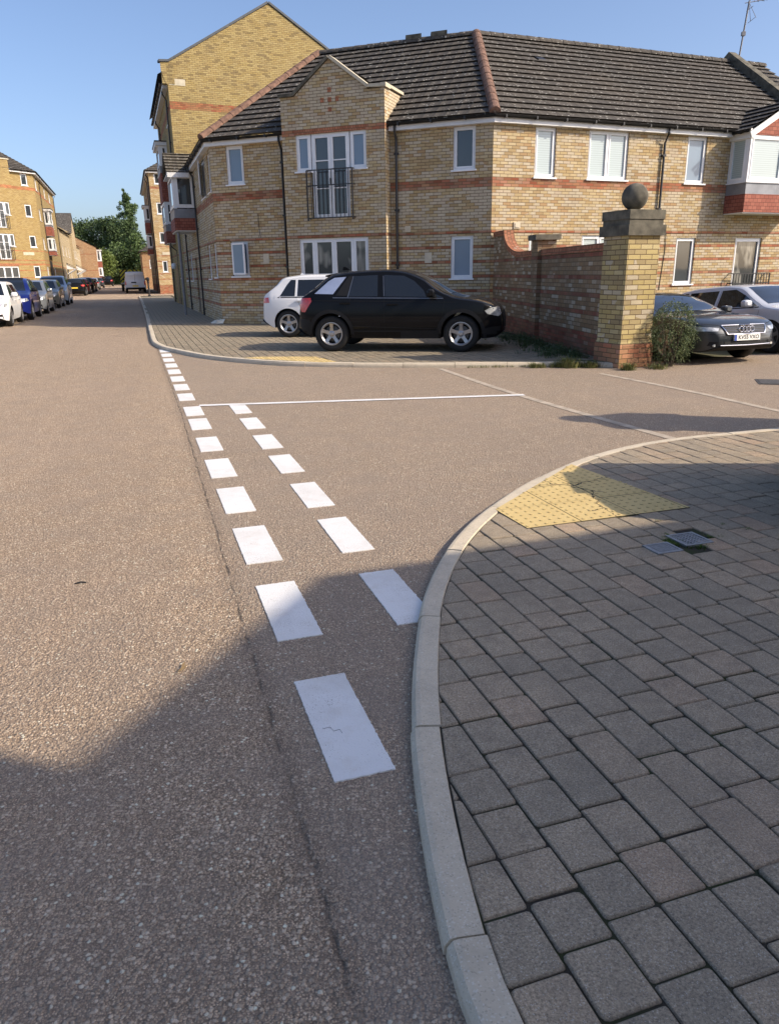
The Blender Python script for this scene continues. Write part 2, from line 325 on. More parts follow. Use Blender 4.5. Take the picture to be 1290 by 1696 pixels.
def block_mat(name, ramp_, moss=0.35, warm=0.0):
    t = NT(name); p = t.pos(); X = t.sep(t.uv())
    c = t.ramp(X[0], ramp_)
    sp = t.rgb(t.vor(p, 420, 'F1', 1)); fl = t.noise(p, 160, 3, 0.7)
    c = t.mix(0.85, c, t.ramp(fl, [(0.3, (0.22, 0.22, 0.22)), (0.72, (0.78, 0.78, 0.78))]), 'OVERLAY')
    c = t.mix(t.math('MULTIPLY', t.math('GREATER_THAN', sp[0], 0.95), .7), c, (0.66, 0.61, 0.53, 1))
    c = t.mix(t.math('MULTIPLY', t.math('LESS_THAN', sp[0], 0.2), t.math('MULTIPLY', sp[1], .5)), c, (0.10, 0.088, 0.072, 1))
    mid = t.noise(p, 14, 5, .7); c = t.mix(t.ramp(mid, [(.42, (0, 0, 0)), (.7, (.35, .35, .35))]), c, (.15, .13, .105, 1))
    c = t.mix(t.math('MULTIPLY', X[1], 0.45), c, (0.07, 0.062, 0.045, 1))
    big = t.noise(p, 1.7, 5); c = t.mix(t.ramp(big, [(0.4, (0, 0, 0)), (0.75, (0.3, 0.3, 0.3))]), c, (0.20, 0.17, 0.13, 1))
    return t.fin(c, 0.9, 0, 0.3, t.bump(t.math('ADD', fl, t.math('MULTIPLY', sp[1], 0.4)), 0.9, 0.006))
GREYB = [(0.0, (0.39, 0.322, 0.232)), (0.35, (0.435, 0.352, 0.25)), (0.65, (0.47, 0.375, 0.262)), (0.9, (0.50, 0.388, 0.268)), (0.97, (0.525, 0.385, 0.262)), (1.0, (0.53, 0.375, 0.25))]
TANB = [(0.0, (0.27, 0.22, 0.15)), (0.5, (0.31, 0.255, 0.175)), (0.85, (0.34, 0.28, 0.19)), (1.0, (0.38, 0.29, 0.19))]
M['block_near'] = block_mat('grey_tumbled_block', GREYB)
M['block_far'] = block_mat('tan_tumbled_block', TANB)
def joint_mat():
    t = NT('sandy_mossy_joint'); p = t.pos(); n = t.noise(p, 5, 5); g = t.noise(p, 70, 3)
    c = t.mix(t.ramp(n, [(0.45, (0, 0, 0)), (0.62, (1, 1, 1))]), (0.045, 0.04, 0.032, 1), (0.035, 0.05, 0.015, 1))
    return t.fin(t.mix(t.math('MULTIPLY', g, 0.5), c, (0.03, 0.027, 0.022, 1)), 0.95, 0, 0.2, t.bump(g, 0.6, 0.006))
M['joint'] = joint_mat()
def kerb_mat():
    t = NT('kerb_concrete'); p = t.pos(); sp = t.rgb(t.vor(p, 260, 'F1', 1)); n = t.noise(p, 3, 5); fl = t.noise(p, 120, 3, 0.7)
    c = t.mix(n, (0.54, 0.46, 0.345, 1), (0.66, 0.57, 0.43, 1))
    c = t.mix(t.math('MULTIPLY', t.math('GREATER_THAN', sp[0], 0.93), .6), c, (0.70, 0.66, 0.58, 1)); c = t.mix(t.math('MULTIPLY', t.math('LESS_THAN', sp[0], 0.15), t.math('MULTIPLY', sp[1], .45)), c, (0.24, 0.215, 0.18, 1)); c = t.mix(t.ramp(t.noise(p, 11, 6, .7), [(.45, (0, 0, 0)), (.75, (.35, .35, .35))]), c, (.27, .235, .18, 1))
    c = t.mix(t.ramp(t.noise(p, 1.6, 5, 0.7), [(0.55, (0, 0, 0)), (0.8, (0.5, 0.5, 0.5))]), c, (0.24, 0.20, 0.155, 1))
    return t.fin(c, 0.9, 0, 0.3, t.bump(fl, 0.5, 0.004))
M['kerb'] = kerb_mat()
M['strip'] = plain('worn_concrete_strip', (0.40, 0.335, 0.26), 0.9, var=0.3, scale=7, bump=0.4)
def paint_mat():
    t = NT('white_road_paint'); p = t.pos(); n = t.noise(p, 9, 6, 0.65); f = t.noise(p, 140, 3)
    c = t.mix(t.ramp(n, [(0.54, (0, 0, 0)), (0.8, (0.4, 0.4, 0.4))]), (0.76, 0.75, 0.73, 1), (0.55, 0.48, 0.39, 1))
    w2 = t.noise(p, 2.6, 6, .7); c = t.mix(t.ramp(w2, [(.46, (0, 0, 0)), (.7, (.35, .35, .35))]), c, (.47, .43, .37, 1)); chip = t.math('GREATER_THAN', t.math('ADD', t.noise(p, 170, 3, .7), t.math('MULTIPLY', t.noise(p, 5, 3), .35)), .845)
    c = t.mix(chip, c, (.26, .22, .18, 1))
    return t.fin(c, 0.65, 0, 0.4, t.bump(f, 0.6, 0.004))
M['paint'] = paint_mat()
def tact_mat():
    t = NT('yellow_tactile_concrete'); p = t.pos(); n = t.noise(p, 4, 5); f = t.noise(p, 150, 3, 0.7)
    c = t.mix(n, (0.56, 0.41, 0.17, 1), (0.68, 0.52, 0.24, 1)); c = t.mix(0.4, c, t.ramp(f, [(0.3, (0.3, 0.3, 0.3)), (0.7, (0.7, 0.7, 0.7))]), 'OVERLAY')
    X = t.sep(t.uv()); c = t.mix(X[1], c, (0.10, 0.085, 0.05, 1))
    wv = t.new('ShaderNodeVectorMath', operation='MULTIPLY_ADD'); t.l.new(t.noise(p, 9, 4, .6, 1), wv.inputs[0]); wv.inputs[1].default_value = (.16,)*3; t.l.new(p, wv.inputs[2]); cr = t.vor(wv.outputs[0], 1.35, 'DISTANCE_TO_EDGE', 0); c = t.mix(t.math('MULTIPLY', t.math('LESS_THAN', cr, 0.006), t.math('GREATER_THAN', t.noise(p, 1.7, 1), .5)), c, (0.05, 0.04, 0.025, 1))
    return t.fin(c, 0.85, 0, 0.3, t.bump(f, 0.4, 0.003))
M['tactile'] = tact_mat()
def ground_mat():
    t = NT('dry_ground'); p = t.pos(); n = t.noise(p, 0.4, 6); return t.fin(t.mix(n, (0.06, 0.075, 0.03, 1), (0.13, 0.11, 0.06, 1)), 0.95)
M['ground'] = ground_mat()
def pave_mat():
    t = NT('far_paving'); p = t.pos(); n = t.noise(p, 1.2, 5); uv = t.uv(); bt = t.new('ShaderNodeTexBrick'); t.l.new(uv, bt.inputs['Vector'])
    for k_, q in (('Scale', 1.0), ('Mortar Size', 0.006), ('Brick Width', 0.21), ('Row Height', 0.15)): bt.inputs[k_].default_value = q
    bt.inputs['Color1'].default_value = (0.29, 0.24, 0.165, 1); bt.inputs['Color2'].default_value = (0.34, 0.28, 0.19, 1); bt.inputs['Mortar'].default_value = (0.07, 0.06, 0.045, 1)
    return t.fin(t.mix(t.math('MULTIPLY', n, 0.4), bt.outputs[0], (0.15, 0.13, 0.10, 1)), 0.92)
M['pave'] = pave_mat()
def leaf_mat(name, c0, c1, c2, trans=0.15):
    t = NT(name); X = t.sep(t.uv())
    c = t.ramp(X[0], [(0, c0), (0.5, c1), (1, c2)])
    return t.fin(c, 0.6, 0, 0.35, None, Subsurface_Weight=0.0)
M['leaf_dark'] = leaf_mat('leaves_dark_green', (0.036, 0.062, 0.022), (0.055, 0.090, 0.029), (0.090, 0.130, 0.042))
M['leaf_mid'] = leaf_mat('leaves_mid_green', (0.050, 0.080, 0.022), (0.074, 0.118, 0.033), (0.118, 0.167, 0.047))
M['leaf_light'] = leaf_mat('leaves_light_green', (0.073, 0.104, 0.023), (0.114, 0.155, 0.036), (0.166, 0.207, 0.051))
M['leaf_poplar'] = leaf_mat('leaves_poplar', (0.061, 0.101, 0.037), (0.094, 0.147, 0.055), (0.165, 0.224, 0.094))
M['leaf_shrub'] = leaf_mat('leaves_shrub', (0.055, 0.082, 0.032), (0.109, 0.146, 0.058), (0.238, 0.265, 0.119))
M['leaf_weed'] = leaf_mat('leaves_weed', (0.06, 0.09, 0.025), (0.12, 0.14, 0.04), (0.26, 0.23, 0.10))
M['bark'] = plain('bark', (0.09, 0.07, 0.05), 0.95, var=0.3, scale=3, bump=0.5)
M['moss'] = leaf_mat('moss_green', (0.05, 0.085, 0.012), (0.08, 0.13, 0.02), (0.12, 0.18, 0.03))
M['steel'] = plain('galvanised_steel', (0.3, 0.31, 0.32), 0.5, 0.6, var=0.2, scale=30)
M['iron'] = plain('cast_iron', (0.09, 0.085, 0.08), 0.7, 0.4, var=0.3, scale=20, bump=0.4)
M['twig'] = plain('dead_leaf', (0.3, 0.2, 0.09), 0.9)

# ------------------------------------------------------------------ ground sheets
def sheet(name, pts, z, mat, uvax=None):
    m = MB(); uv = None
    if uvax: uv = [(p[0]*S2[0]+p[1]*S2[1], p[0]*N2[0]+p[1]*N2[1]) for p in pts]
    m.face([(p[0], p[1], z) for p in pts], 0, uv); return structure(m.build(name, mat))
sheet('ground', [(-900, -400), (900, -400), (900, 1500), (-900, 1500)], -0.03, M['ground'])
CF, CE1, CE2 = np.array([3.95, 12.45]), np.array([.927, .375]), np.array([-.375, .927])
sheet('road', [W(-40, 45), tuple(CF+CE1*40), tuple(CF), (2.9, 20.8), W(24, 3.4), W(160, 3.4), W(160, -6.0), W(-40, -6.0)], 0.0, M['asphalt'])
sheet('road', [W(60, 3.4), W(60, 40), W(160, 40), W(160, 3.4)], 0.0, M['asphalt'])
cm = MB(); CP = [(0, 0), (.4, -.025), (.8, -.065), (1.4, -.12), (2, -.17), (3, -.235), (4, -.285), (6, -.32), (12, -.33)]
def court_z(d): return float(np.interp(d, [a for a, _ in CP], [b for _, b in CP]))
for (a, za), (b, zb) in zip(CP, CP[1:]):
    k_ = -.14; cm.face([(*(CF+CE1*k_*a+CE2*a), za), (*(CF+CE1*40+CE2*a), za), (*(CF+CE1*40+CE2*b), zb), (*(CF+CE1*k_*b+CE2*b), zb)])
structure(cm.build('parking_court', M['asphalt']))

def spline(pts, step=0.12):
    P = [np.array(p, float) for p in pts]; out = []
    for i in range(len(P)-1):
        p0, p1, p2, p3 = P[max(i-1, 0)], P[i], P[i+1], P[min(i+2, len(P)-1)]
        n = max(2, int(np.linalg.norm(p2-p1)/step))
        for k in range(n):
            t = k/n; out.append(0.5*((2*p1)+(-p0+p2)*t+(2*p0-5*p1+4*p2-p3)*t*t+(-p0+3*p1-3*p2+p3)*t**3))
    out.append(P[-1]); return np.array(out)
KN = spline([(1.9, -4.4), (0.98, -1.54), (0.50, 0.05), (0.24, 0.86), (0.135, 1.20), (0.09, 1.52), (0.065, 1.9), (0.06, 2.29), (0.085, 2.74), (0.15, 3.28), (0.29, 3.86), (0.52, 4.44), (0.89, 5.10), (1.30, 5.66), (1.72, 6.12), (2.25, 6.52), (2.85, 6.80), (3.6, 7.03), (5.2, 7.62), (9.0, 9.05), (16, 11.7)])
KF = spline([(-18.95, 59.8), (-14.9, 47.4), (-11.1, 35.6), (-7.3, 23.6), (-6.35, 20.6), (-5.75, 18.7), (-5.30, 17.45), (-4.85, 16.5), (-4.2, 15.5), (-3.45, 14.5), (-2.62, 13.72), (-1.68, 13.1), (-0.5, 12.74), (0.9, 12.53), (2.1, 12.45), (3.0, 12.42), (3.65, 12.18)])[::-1]
def normals(P):
    d = np.gradient(P, axis=0); d /= np.linalg.norm(d, axis=1)[:, None]; return np.stack([d[:, 1], -d[:, 0]], 1)   # to the right of travel
def kerb(name, P, width, h0, label_h, inward=1):
    n = normals(P)*inward; L = np.concatenate([[0], np.cumsum(np.linalg.norm(np.diff(P, axis=0), axis=1))]); m = MB()
    prof = [(0.0, -0.03), (0.004, h0*0.55), (0.018, h0*0.93), (0.034, h0), (width-0.004, h0), (width, h0-0.008), (width, -0.03)]
    seg = 0.86; tot = L[-1]; k = 0
    def at(s):
        i = min(np.searchsorted(L, s), len(L)-1); i = max(i, 1); t = (s-L[i-1])/(L[i]-L[i-1]+1e-9); return P[i-1]+(P[i]-P[i-1])*t, n[i-1]+(n[i]-n[i-1])*t
    s0 = 0.0
    while s0 < tot-0.01:
        s1 = min(s0+seg, tot); jz = random.uniform(-0.003, 0.003); jo = random.uniform(-0.004, 0.004)
        ss = np.linspace(s0+0.0035, s1-0.0035, 8); rings = []
        for s in ss:
            p, q = at(s); rings.append([(p[0]+q[0]*(a+jo), p[1]+q[1]*(a+jo), b+jz) for a, b in prof])
        for i in range(len(rings)-1):
            for j in range(len(prof)-1): m.face([rings[i][j], rings[i+1][j], rings[i+1][j+1], rings[i][j+1]][::(1 if inward < 0 else -1)], 0)
        m.face(rings[0]); m.face(rings[-1][::-1]); s0 = s1
    return structure(m.build(name, M['kerb']))
HN, HF = 0.05, 0.075
kerb('kerb', KN, 0.103, HN, 0); kerb('kerb', KF, 0.125, HF, 0)

# pavements: sandy bed + individual tumbled blocks
def region_halfplanes(P, off):
    n = normals(P); Q = P+n*off; return Q, n
def blocks(name, P, off, zt, mat, ulo, uhi, vlo, vhi, skip, chamfer=True, pitch=0.1505, hp_step=3, maxdist=None):
    Q, n = region_halfplanes(P, off); m = MB(); Qs = Q[::hp_step]; ns = n[::hp_step]
    for j in range(int(vlo/pitch), int(vhi/pitch)+1):
        v0 = j*pitch; uu = ulo+random.uniform(0, 0.2)
        while uu < uhi:
            ln = random.choice([0.245, 0.245, 0.178, 0.178, 0.178, 0.150])+random.uniform(-0.004, 0.004); g = 0.0026
            a, b, c, d = uu+g+random.uniform(-.0025, .0025), uu+ln-g, v0+g+random.uniform(-.002, .002), v0+pitch-g
            uu += ln; cu, cv = (a+b)/2, (c+d)/2; ctr = S2*cu+N2*cv
            if skip(ctr): continue
            r_ = random.uniform(0.005, 0.013); rr = [random.uniform(0.5, 1.5)*r_ for _ in range(4)]
            poly = [(a+rr[0], c), (b-rr[1], c), (b-rr[1]*0.3, c+rr[1]*0.3), (b, c+rr[1]), (b, d-rr[2]), (b-rr[2]*0.3, d-rr[2]*0.3), (b-rr[2], d), (a+rr[3], d), (a+rr[3]*0.3, d-rr[3]*0.3), (a, d-rr[3]), (a, c+rr[0]), (a+rr[0]*0.3, c+rr[0]*0.3)] if chamfer else [(a, c), (b, c), (b, d), (a, d)]
            pw = [tuple(S2*p[0]+N2*p[1]) for p in poly]
            dist = ((Qs-ctr)**2).sum(1); near = dist < 0.6**2
            inside = True
            if near.any():
                for k in np.nonzero(near)[0]:
                    pw = clip_half(pw, lambda p: (p[0]-Qs[k][0])*ns[k][0]+(p[1]-Qs[k][1])*ns[k][1])
                    if len(pw) < 3: inside = False; break
            else:
                k = int(np.argmin(dist)); inside = (ctr-Qs[k])@ns[k] > 0
                if maxdist and dist[k] > maxdist**2: inside = False
            if not inside or len(pw) < 3: continue
            A = np.array(pw); cc = A.mean(0)
            area = 0.5*abs(np.dot(A[:, 0], np.roll(A[:, 1], -1))-np.dot(A[:, 1], np.roll(A[:, 0], -1)))
            if area < 0.0003: continue
            if np.dot(np.cross(A[1]-A[0], A[2]-A[1]), 1) < 0 and False: A = A[::-1]
            s_ = sum(A[i][0]*A[(i+1) % len(A)][1]-A[(i+1) % len(A)][0]*A[i][1] for i in range(len(A)))
            if s_ < 0: A = A[::-1]
            zz = zt+random.gauss(0, 0.0012); tx, ty = random.gauss(0, .006), random.gauss(0, .006); rn = random.random(); r2 = 0.0
            zf = lambda p: zz+(p[0]-cc[0])*tx+(p[1]-cc[1])*ty
            ins = 0.0055; T = []
            for p in A:
                dd = cc-p; l = np.linalg.norm(dd); q = p+dd/l*min(ins*1.3, l*0.4); T.append((q[0], q[1], zf(q)))
            E = [(p[0], p[1], zf(p)-0.0055) for p in A]; B = [(p[0], p[1], zt-0.02) for p in A]; L_ = len(A)
            m.face(T, 0, [(rn, 0)]*L_)
            for i in range(L_):
                k2 = (i+1) % L_
                m.face([E[i], E[k2], T[k2], T[i]], 0, [(rn, 1), (rn, 1), (rn, 0.0), (rn, 0.0)])
                m.face([B[i], B[k2], E[k2], E[i]], 0, [(rn, 1)]*4)
    o = m.build(name, mat); return structure(o)
TACT = np.array([(1.44, 5.74), (0.68, 4.60), (0.82, 4.22), (1.93, 4.58)])
def in_poly(p, T):
    c = False
    for i in range(len(T)):
        a, b = T[i], T[(i+1) % len(T)]
        if (a[1] > p[1]) != (b[1] > p[1]) and p[0] < (b[0]-a[0])*(p[1]-a[1])/(b[1]-a[1])+a[0]: c = not c
    return c
GR1 = np.array((1.70, 4.00)); GR2 = np.array((1.50, 3.86))
def skip_near(c):
    return all(in_poly(c+S2*a+N2*b, TACT) for a in (-.11, .11) for b in (-.075, .075)) or np.abs((c-GR1)@S2) < 0.10 and np.abs((c-GR1)@N2) < 0.085 or np.abs((c-GR2)@S2) < 0.07 and np.abs((c-GR2)@N2) < 0.07
Qn, nn = region_halfplanes(KN, 0.098)
sheet('pavement_bed', [tuple(q) for q in Qn]+[(16, -4.4)], HN-0.0085, M['joint'])
blocks('block_pavement', KN, 0.106, HN-0.001, M['block_near'], -2.2, 7.2, -0.3, 5.6, skip_near)
sheet('pavement', [tuple(q) for q in Qn[(Qn[:, 1] < 8.2)]]+[(9, 8), (16, -4.4)], HN-0.022, M['pave'], True)
Qf, nf = region_halfplanes(KF, 0.12)
sheet('pavement_bed', ([tuple(q) for q in Qf]+[(-16.6, 60.6), (-9.3, 37), (-5.1, 24.3), (2.7, 21.2), (3.75, 13.2)]), HF-0.0085, M['joint'])
TACF = np.array([(-2.62, 13.66), (-1.05, 12.86), (-0.86, 12.98), (-1.30, 13.86), (-2.35, 13.9)])
def skip_far(c): return in_poly(c, TACF)
blocks('block_pavement', KF, 0.129, HF-0.001, M['block_far'], 11.0, 25.5, 0.3, 8.2, skip_far, chamfer=False, hp_step=2)
sheet('pavement', [W(25.3, 0.45), W(60.5, 0.53), W(60.5, 2.7), W(25.5, 2.7)], HF-0.002, M['pave'], True)
sheet('pavement', [W(-40, -6.12), W(163, -6.12), W(163, -60), W(-40, -60)], HF, M['pave'], True)
kerb('kerb', np.array([W(t, -6.0)[:2] for t in np.linspace(163, -20, 90)]), 0.125, HF, 0, 1)
sheet('pavement', [W(76, 0.9), W(160, 0.9), W(160, 20), W(76, 20)], HF, M['pave'], True)

# flush concrete channel strips across the side road mouth
def strip_mesh(name, pts, wd, z, mat):
    m = MB(); P = spline(pts, 0.3); n = normals(P); L = 0
    for i in range(len(P)-1):
        a, b = P[i], P[i+1]; m.face([(*(a-n[i]*wd/2), z), (*(a+n[i]*wd/2), z), (*(b+n[i+1]*wd/2), z), (*(b-n[i+1]*wd/2), z)])
    return structure(m.build(name, mat))
strip_mesh('channel_strip', [(2.72, 6.66), (1.68, 9.54), (0.87, 12.40)], 0.10, 0.004, M['strip'])
strip_mesh('channel_strip', [(5.2, 5.4), (4.30, 8.17), (3.92, 9.56), (3.25, 11.5)], 0.10, 0.004, M['strip'])

# ------------------------------------------------------------------ road markings
def dash(u0, v0, u1, v1, label, group, name='road_marking'):
    m = MB(); rr = lambda: random.gauss(0, 0.0011); pts = []
    for (a, b), (c, d) in (((u0, v0), (u0, v1)), ((u0, v1), (u1, v1)), ((u1, v1), (u1, v0)), ((u1, v0), (u0, v0))):
        n = 60 if abs(a-c) > 0.3 or abs(b-d) > 0.3 else 24
        for k in range(n): pts.append((a+(c-a)*k/n+rr(), b+(d-b)*k/n+rr()))
    top = [W(p[0], p[1], 0.0048) for p in pts]; bot = [W(p[0], p[1], 0.0) for p in pts]
    m.face(top[::-1])
    for i in range(len(top)): k = (i+1) % len(top); m.face([bot[i], bot[k], top[k], top[i]])
    c = W((u0+u1)/2, (v0+v1)/2)
    return tag(m.build(name, M['paint'], origin=c), label, 'road marking', group)
def uvp(p): return float(np.dot(p, S2)), float(np.dot(p, N2))
ORD = ['', 'second', 'third', 'fourth', 'fifth', 'sixth', 'seventh', 'eighth']
GA, GB, GC = 'give way dashes of the left row', 'give way dashes of the right row', 'small dashes continuing towards the far kerb'
farA = [(-.39, 2.58), (-.69, 3.53), (-.99, 4.44), (-1.29, 5.36), (-1.59, 6.28), (-1.88, 7.21), (-2.2, 8.22), (-2.48, 9.02)]
for i, p in enumerate(farA):
    u, v = uvp(p); lab = ('largest white give way dash, nearest the camera beside the kerb' if i == 0 else
        'white give way dash touching the left end of the thin white line' if i == 7 else f'{ORD[i]} white dash from the near end of the left give way row')
    dash(u-0.64, 0.435, u, 0.635, lab, GA)
farB = [(-.17, 3.67), (-.48, 4.59), (-.76, 5.46), (-1.05, 6.40), (-1.34, 7.28), (-1.64, 8.21), (-1.93, 9.12)]
for i, p in enumerate(farB):
    u, v = uvp(p); lab = ('white give way dash running up against the kerb, nearest of the right row' if i == 0 else
        'white dash of the right give way row joined to the thin white line' if i == 6 else f'{ORD[i]} white dash from the near end of the right give way row')
    dash(u-0.64, 0.975, u, 1.165, lab, GB)
smallf = [(-4.86, 16.25), (-4.56, 15.35), (-4.25, 14.42), (-3.94, 13.5), (-3.58, 12.4), (-3.22, 11.32), (-2.99, 10.62), (-2.80, 10.05)]
us = [uvp((-2.80+0.0, 10.10))[0]+0.96*i for i in range(8)]
for i, u in enumerate(us):
    lab = ('small white dash nearest the far kerb bend' if i == 7 else 'small white dash just beyond the thin white line' if i == 0 else f'{ORD[i]} small white dash beyond the thin white line')
    dash(u-0.62, 0.425, u, 0.62, lab, GC)
m = MB(); a, b = np.array((-2.30, 9.12)), np.array((1.74, 9.55)); d = (b-a)/np.linalg.norm(b-a); n = np.array([-d[1], d[0]]); N_ = 60
L1_ = [a+d*np.linalg.norm(b-a)*k/N_-n*(0.056+random.uniform(-.003, .003)) for k in range(N_+1)]; L2_ = [a+d*np.linalg.norm(b-a)*k/N_+n*(0.056+random.uniform(-.003, .003)) for k in range(N_+1)]
for k in range(N_): m.quad((*L1_[k], .0075), (*L1_[k+1], .0075), (*L2_[k+1], .0075), (*L2_[k], .0075))
tag(m.build('road_marking', M['paint'], origin=(-0.3, 9.3, 0)), 'long thin white line painted across the mouth of the side road', 'road marking')

# ------------------------------------------------------------------ tactile paving
def tactile(P, z, label, rows_off=0.0):
    t = thing('tactile_paving', label, 'tactile paving', (*np.mean(P, 0), z)); m = MB(); bl = MB()
    P = [tuple(p) for p in P]; U = [uvp(p) for p in P]; u0, u1 = min(q[0] for q in U), max(q[0] for q in U); v0, v1 = min(q[1] for q in U), max(q[1] for q in U); s = 0.385
    poly = [np.array(p) for p in P]
    for i in range(int((u1-u0)/s)+2):
        for j in range(int((v1-v0)/s)+2):
            a, c = u0+i*s, v0+j*s; g = 0.003
            cell = [tuple(S2*q[0]+N2*q[1]) for q in ((a+g, c+g), (a+s-g, c+g), (a+s-g, c+s-g), (a+g, c+s-g))]
            sgn = 1 if sum(P[k][0]*P[(k+1) % len(P)][1]-P[(k+1) % len(P)][0]*P[k][1] for k in range(len(P))) > 0 else -1
            for k in range(len(P)):
                p, q = P[k], P[(k+1) % len(P)]
                cell = clip_half(cell, lambda r_: sgn*((q[0]-p[0])*(r_[1]-p[1])-(q[1]-p[1])*(r_[0]-p[0]))) if len(cell) >= 3 else []
            if len(cell) < 3: continue
            zz = z+random.uniform(-.001, .001); s_ = sum(cell[k][0]*cell[(k+1) % len(cell)][1]-cell[(k+1) % len(cell)][0]*cell[k][1] for k in range(len(cell)))
            if s_ < 0: cell = cell[::-1]
            m.face([(*p, zz) for p in cell], 0, [(0, 0)]*len(cell))
            for k in range(len(cell)):
                p, q = cell[k], cell[(k+1) % len(cell)]; m.face([(*p, zz-0.03), (*q, zz-0.03), (*q, zz), (*p, zz)], 0, [(0, 1)]*4)
            for bi in range(6):
                for bj in range(6):
                    c2 = S2*(a+s*(bi+0.5)/6)+N2*(c+s*(bj+0.5)/6)
                    if not in_poly(c2, np.array(cell)): continue
                    rings = []
                    for rr_, hh in ((0.0125, -0.001), (0.0105, 0.0035), (0.0075, 0.005)):
                        rings.append([(c2[0]+rr_*math.cos(q*math.pi/4), c2[1]+rr_*math.sin(q*math.pi/4), zz+hh) for q in range(8)])
                    for r_ in range(2):
                        for q in range(8): bl.face([rings[r_][q], rings[r_][(q+1) % 8], rings[r_+1][(q+1) % 8], rings[r_+1][q]], 0, [(0, 0.45 if r_ == 0 else 0.1)]*4)
                    bl.face(rings[2], 0, [(0, 0)]*8)
    m.part('slab', M['tactile'], t); bl.part('blister', M['tactile'], t)
tactile(TACT, HN+0.005, 'yellow blistered tactile paving half in shadow beside the near kerb')
tactile([(-2.60, 13.80), (-1.10, 12.93), (-0.86, 12.98), (-1.30, 13.86), (-2.35, 14.0)], HF+0.003, 'yellow tactile paving on the far corner in front of the black car')

# ------------------------------------------------------------------ leaves / plants helpers
def leaf(m, c, d, up, ln, wd, rnd):
    c, d, up = [np.array(q, float) for q in (c, d, up)]; sd_ = np.cross(d, up); l = np.linalg.norm(sd_); sd_ = sd_/l if l > 1e-6 else np.array([1., 0, 0])
    m.face([c, c+d*ln*0.5+sd_*wd*0.5, c+d*ln, c+d*ln*0.5-sd_*wd*0.5], 0, [(rnd, 0)]*4)
def rvec():
    v = rng.normal(size=3); return v/np.linalg.norm(v)
def grass_tuft(m, c, n, h, spread, wd=0.006):
    for _ in range(n):
        a = random.uniform(0, 6.28); r_ = random.uniform(0, spread); b = np.array([c[0]+r_*math.cos(a), c[1]+r_*math.sin(a), c[2]]); hh = h*random.uniform(0.4, 1.1)
        ln = np.array([math.cos(a)*random.uniform(0, .7), math.sin(a)*random.uniform(0, .7), 1.]); ln /= np.linalg.norm(ln); sd_ = np.array([-math.sin(a), math.cos(a), 0])*wd; rn = random.random()
        k = b+ln*hh*0.6; t_ = k+(ln*0.7+np.array([math.cos(a), math.sin(a), -0.1])*0.6)*hh*0.4
        m.face([b-sd_, b+sd_, k+sd_*0.7, k-sd_*0.7], 0, [(rn, 0)]*4); m.face([k-sd_*0.7, k+sd_*0.7, t_], 0, [(rn, 0)]*3)

# ------------------------------------------------------------------ drain grates, manhole, litter
def grate(c, su, sv, label, lift=0.006):
    m = MB(); z = HN-0.004+lift; c = np.array(c)
    a3 = lambda a, b, zz: (*(c+S2*a+N2*b), zz)
    for k in range(9):
        a = -su+2*su*k/8; m.box(a3(a-0.004, -sv, z-0.012), S3*0.008, N3*2*sv, (0, 0, 0.012))
    for k in range(9):
        b = -sv+2*sv*k/8; m.box(a3(-su, b-0.004, z-0.013), S3*2*su, N3*0.008, (0, 0, 0.0115))
    for s_ in (-1, 1):
        m.box(a3(s_*su-0.007, -sv-0.007, z-0.013), S3*0.014, N3*(2*sv+0.014), (0, 0, 0.0145)); m.box(a3(-su-0.007, s_*sv-0.007, z-0.013), S3*(2*su+0.014), N3*0.014, (0, 0, 0.015))
    return tag(m.build('drain_grate', M['steel'], origin=(*c, z)), label, 'drain grate')
S3 = np.array([*S2, 0]); N3 = np.array([*N2, 0])
grate(GR1, 0.085, 0.085, 'small square steel drain grate with moss on the right of the tactile paving'); grate(GR2, 0.065, 0.075, 'smaller steel drain grate left of the mossy one in the paving')
m = MB()
for (x, y) in [(1.60, 3.93), (1.63, 3.97), (1.57, 3.95), (1.66, 3.90), (1.84, 4.04), (1.88, 4.02), (1.60, 4.07), (1.64, 4.34), (1.58, 3.99), (1.62, 4.0), (1.59, 4.02), (1.76, 3.90), (1.72, 3.88), (2.0, 4.25), (2.1, 4.16)]:
    grass_tuft(m, (x, y, HN-0.012), 110, 0.02, 0.04 if y < 4.2 else .018, 0.0022)
o = m.build('moss', M['moss'], origin=(1.62, 3.95, HN)); o['kind'] = 'stuff'; tag(o, 'bright green moss growing around the small drain grates', 'moss')
m = MB(); d = 0.2
m.box((5.02, 10.15, 0.0), (0.17, 0.5, 0), (0.42, -0.14, 0), (0, 0, 0.006)); m.box((5.06, 10.18, 0.006), (0.15, 0.43, 0), (0.35, -0.117, 0), (0, 0, 0.004))
tag(m.build('manhole_cover', M['iron'], origin=(5.3, 10.3, 0)), 'dark rectangular manhole cover in the tarmac near the parked cars', 'manhole cover')
m = MB(); leaf(m, (-0.86, 2.66, 0.008), (0.45, 0.89, 0.05), (0, 0, 1), 0.07, 0.018, 0.5); leaf(m, (-0.85, 2.69, 0.008), (0.1, 0.98, 0.15), (0, 0, 1), 0.05, 0.012, 0.5)
tag(m.build('fallen_leaf', M['twig'], origin=(-0.85, 2.7, 0)), 'small dry leaf lying on the sunlit road in front of the shadow', 'leaf')
m = MB(); m.tube([(-1.64, 3.60, .004), (-1.61, 3.61, .009), (-1.585, 3.615, .004)], 0.004, 5); tag(m.build('twig', M['black_plastic'], origin=(-1.62, 3.61, 0)), 'tiny dark twig on the sunlit road at the left', 'twig')
m = MB(); m.tube([(-0.245, 2.26, .0055), (-0.22, 2.27, .006), (-0.205, 2.245, .006), (-0.185, 2.255, .006), (-0.175, 2.235, .0055)], 0.0007, 4)
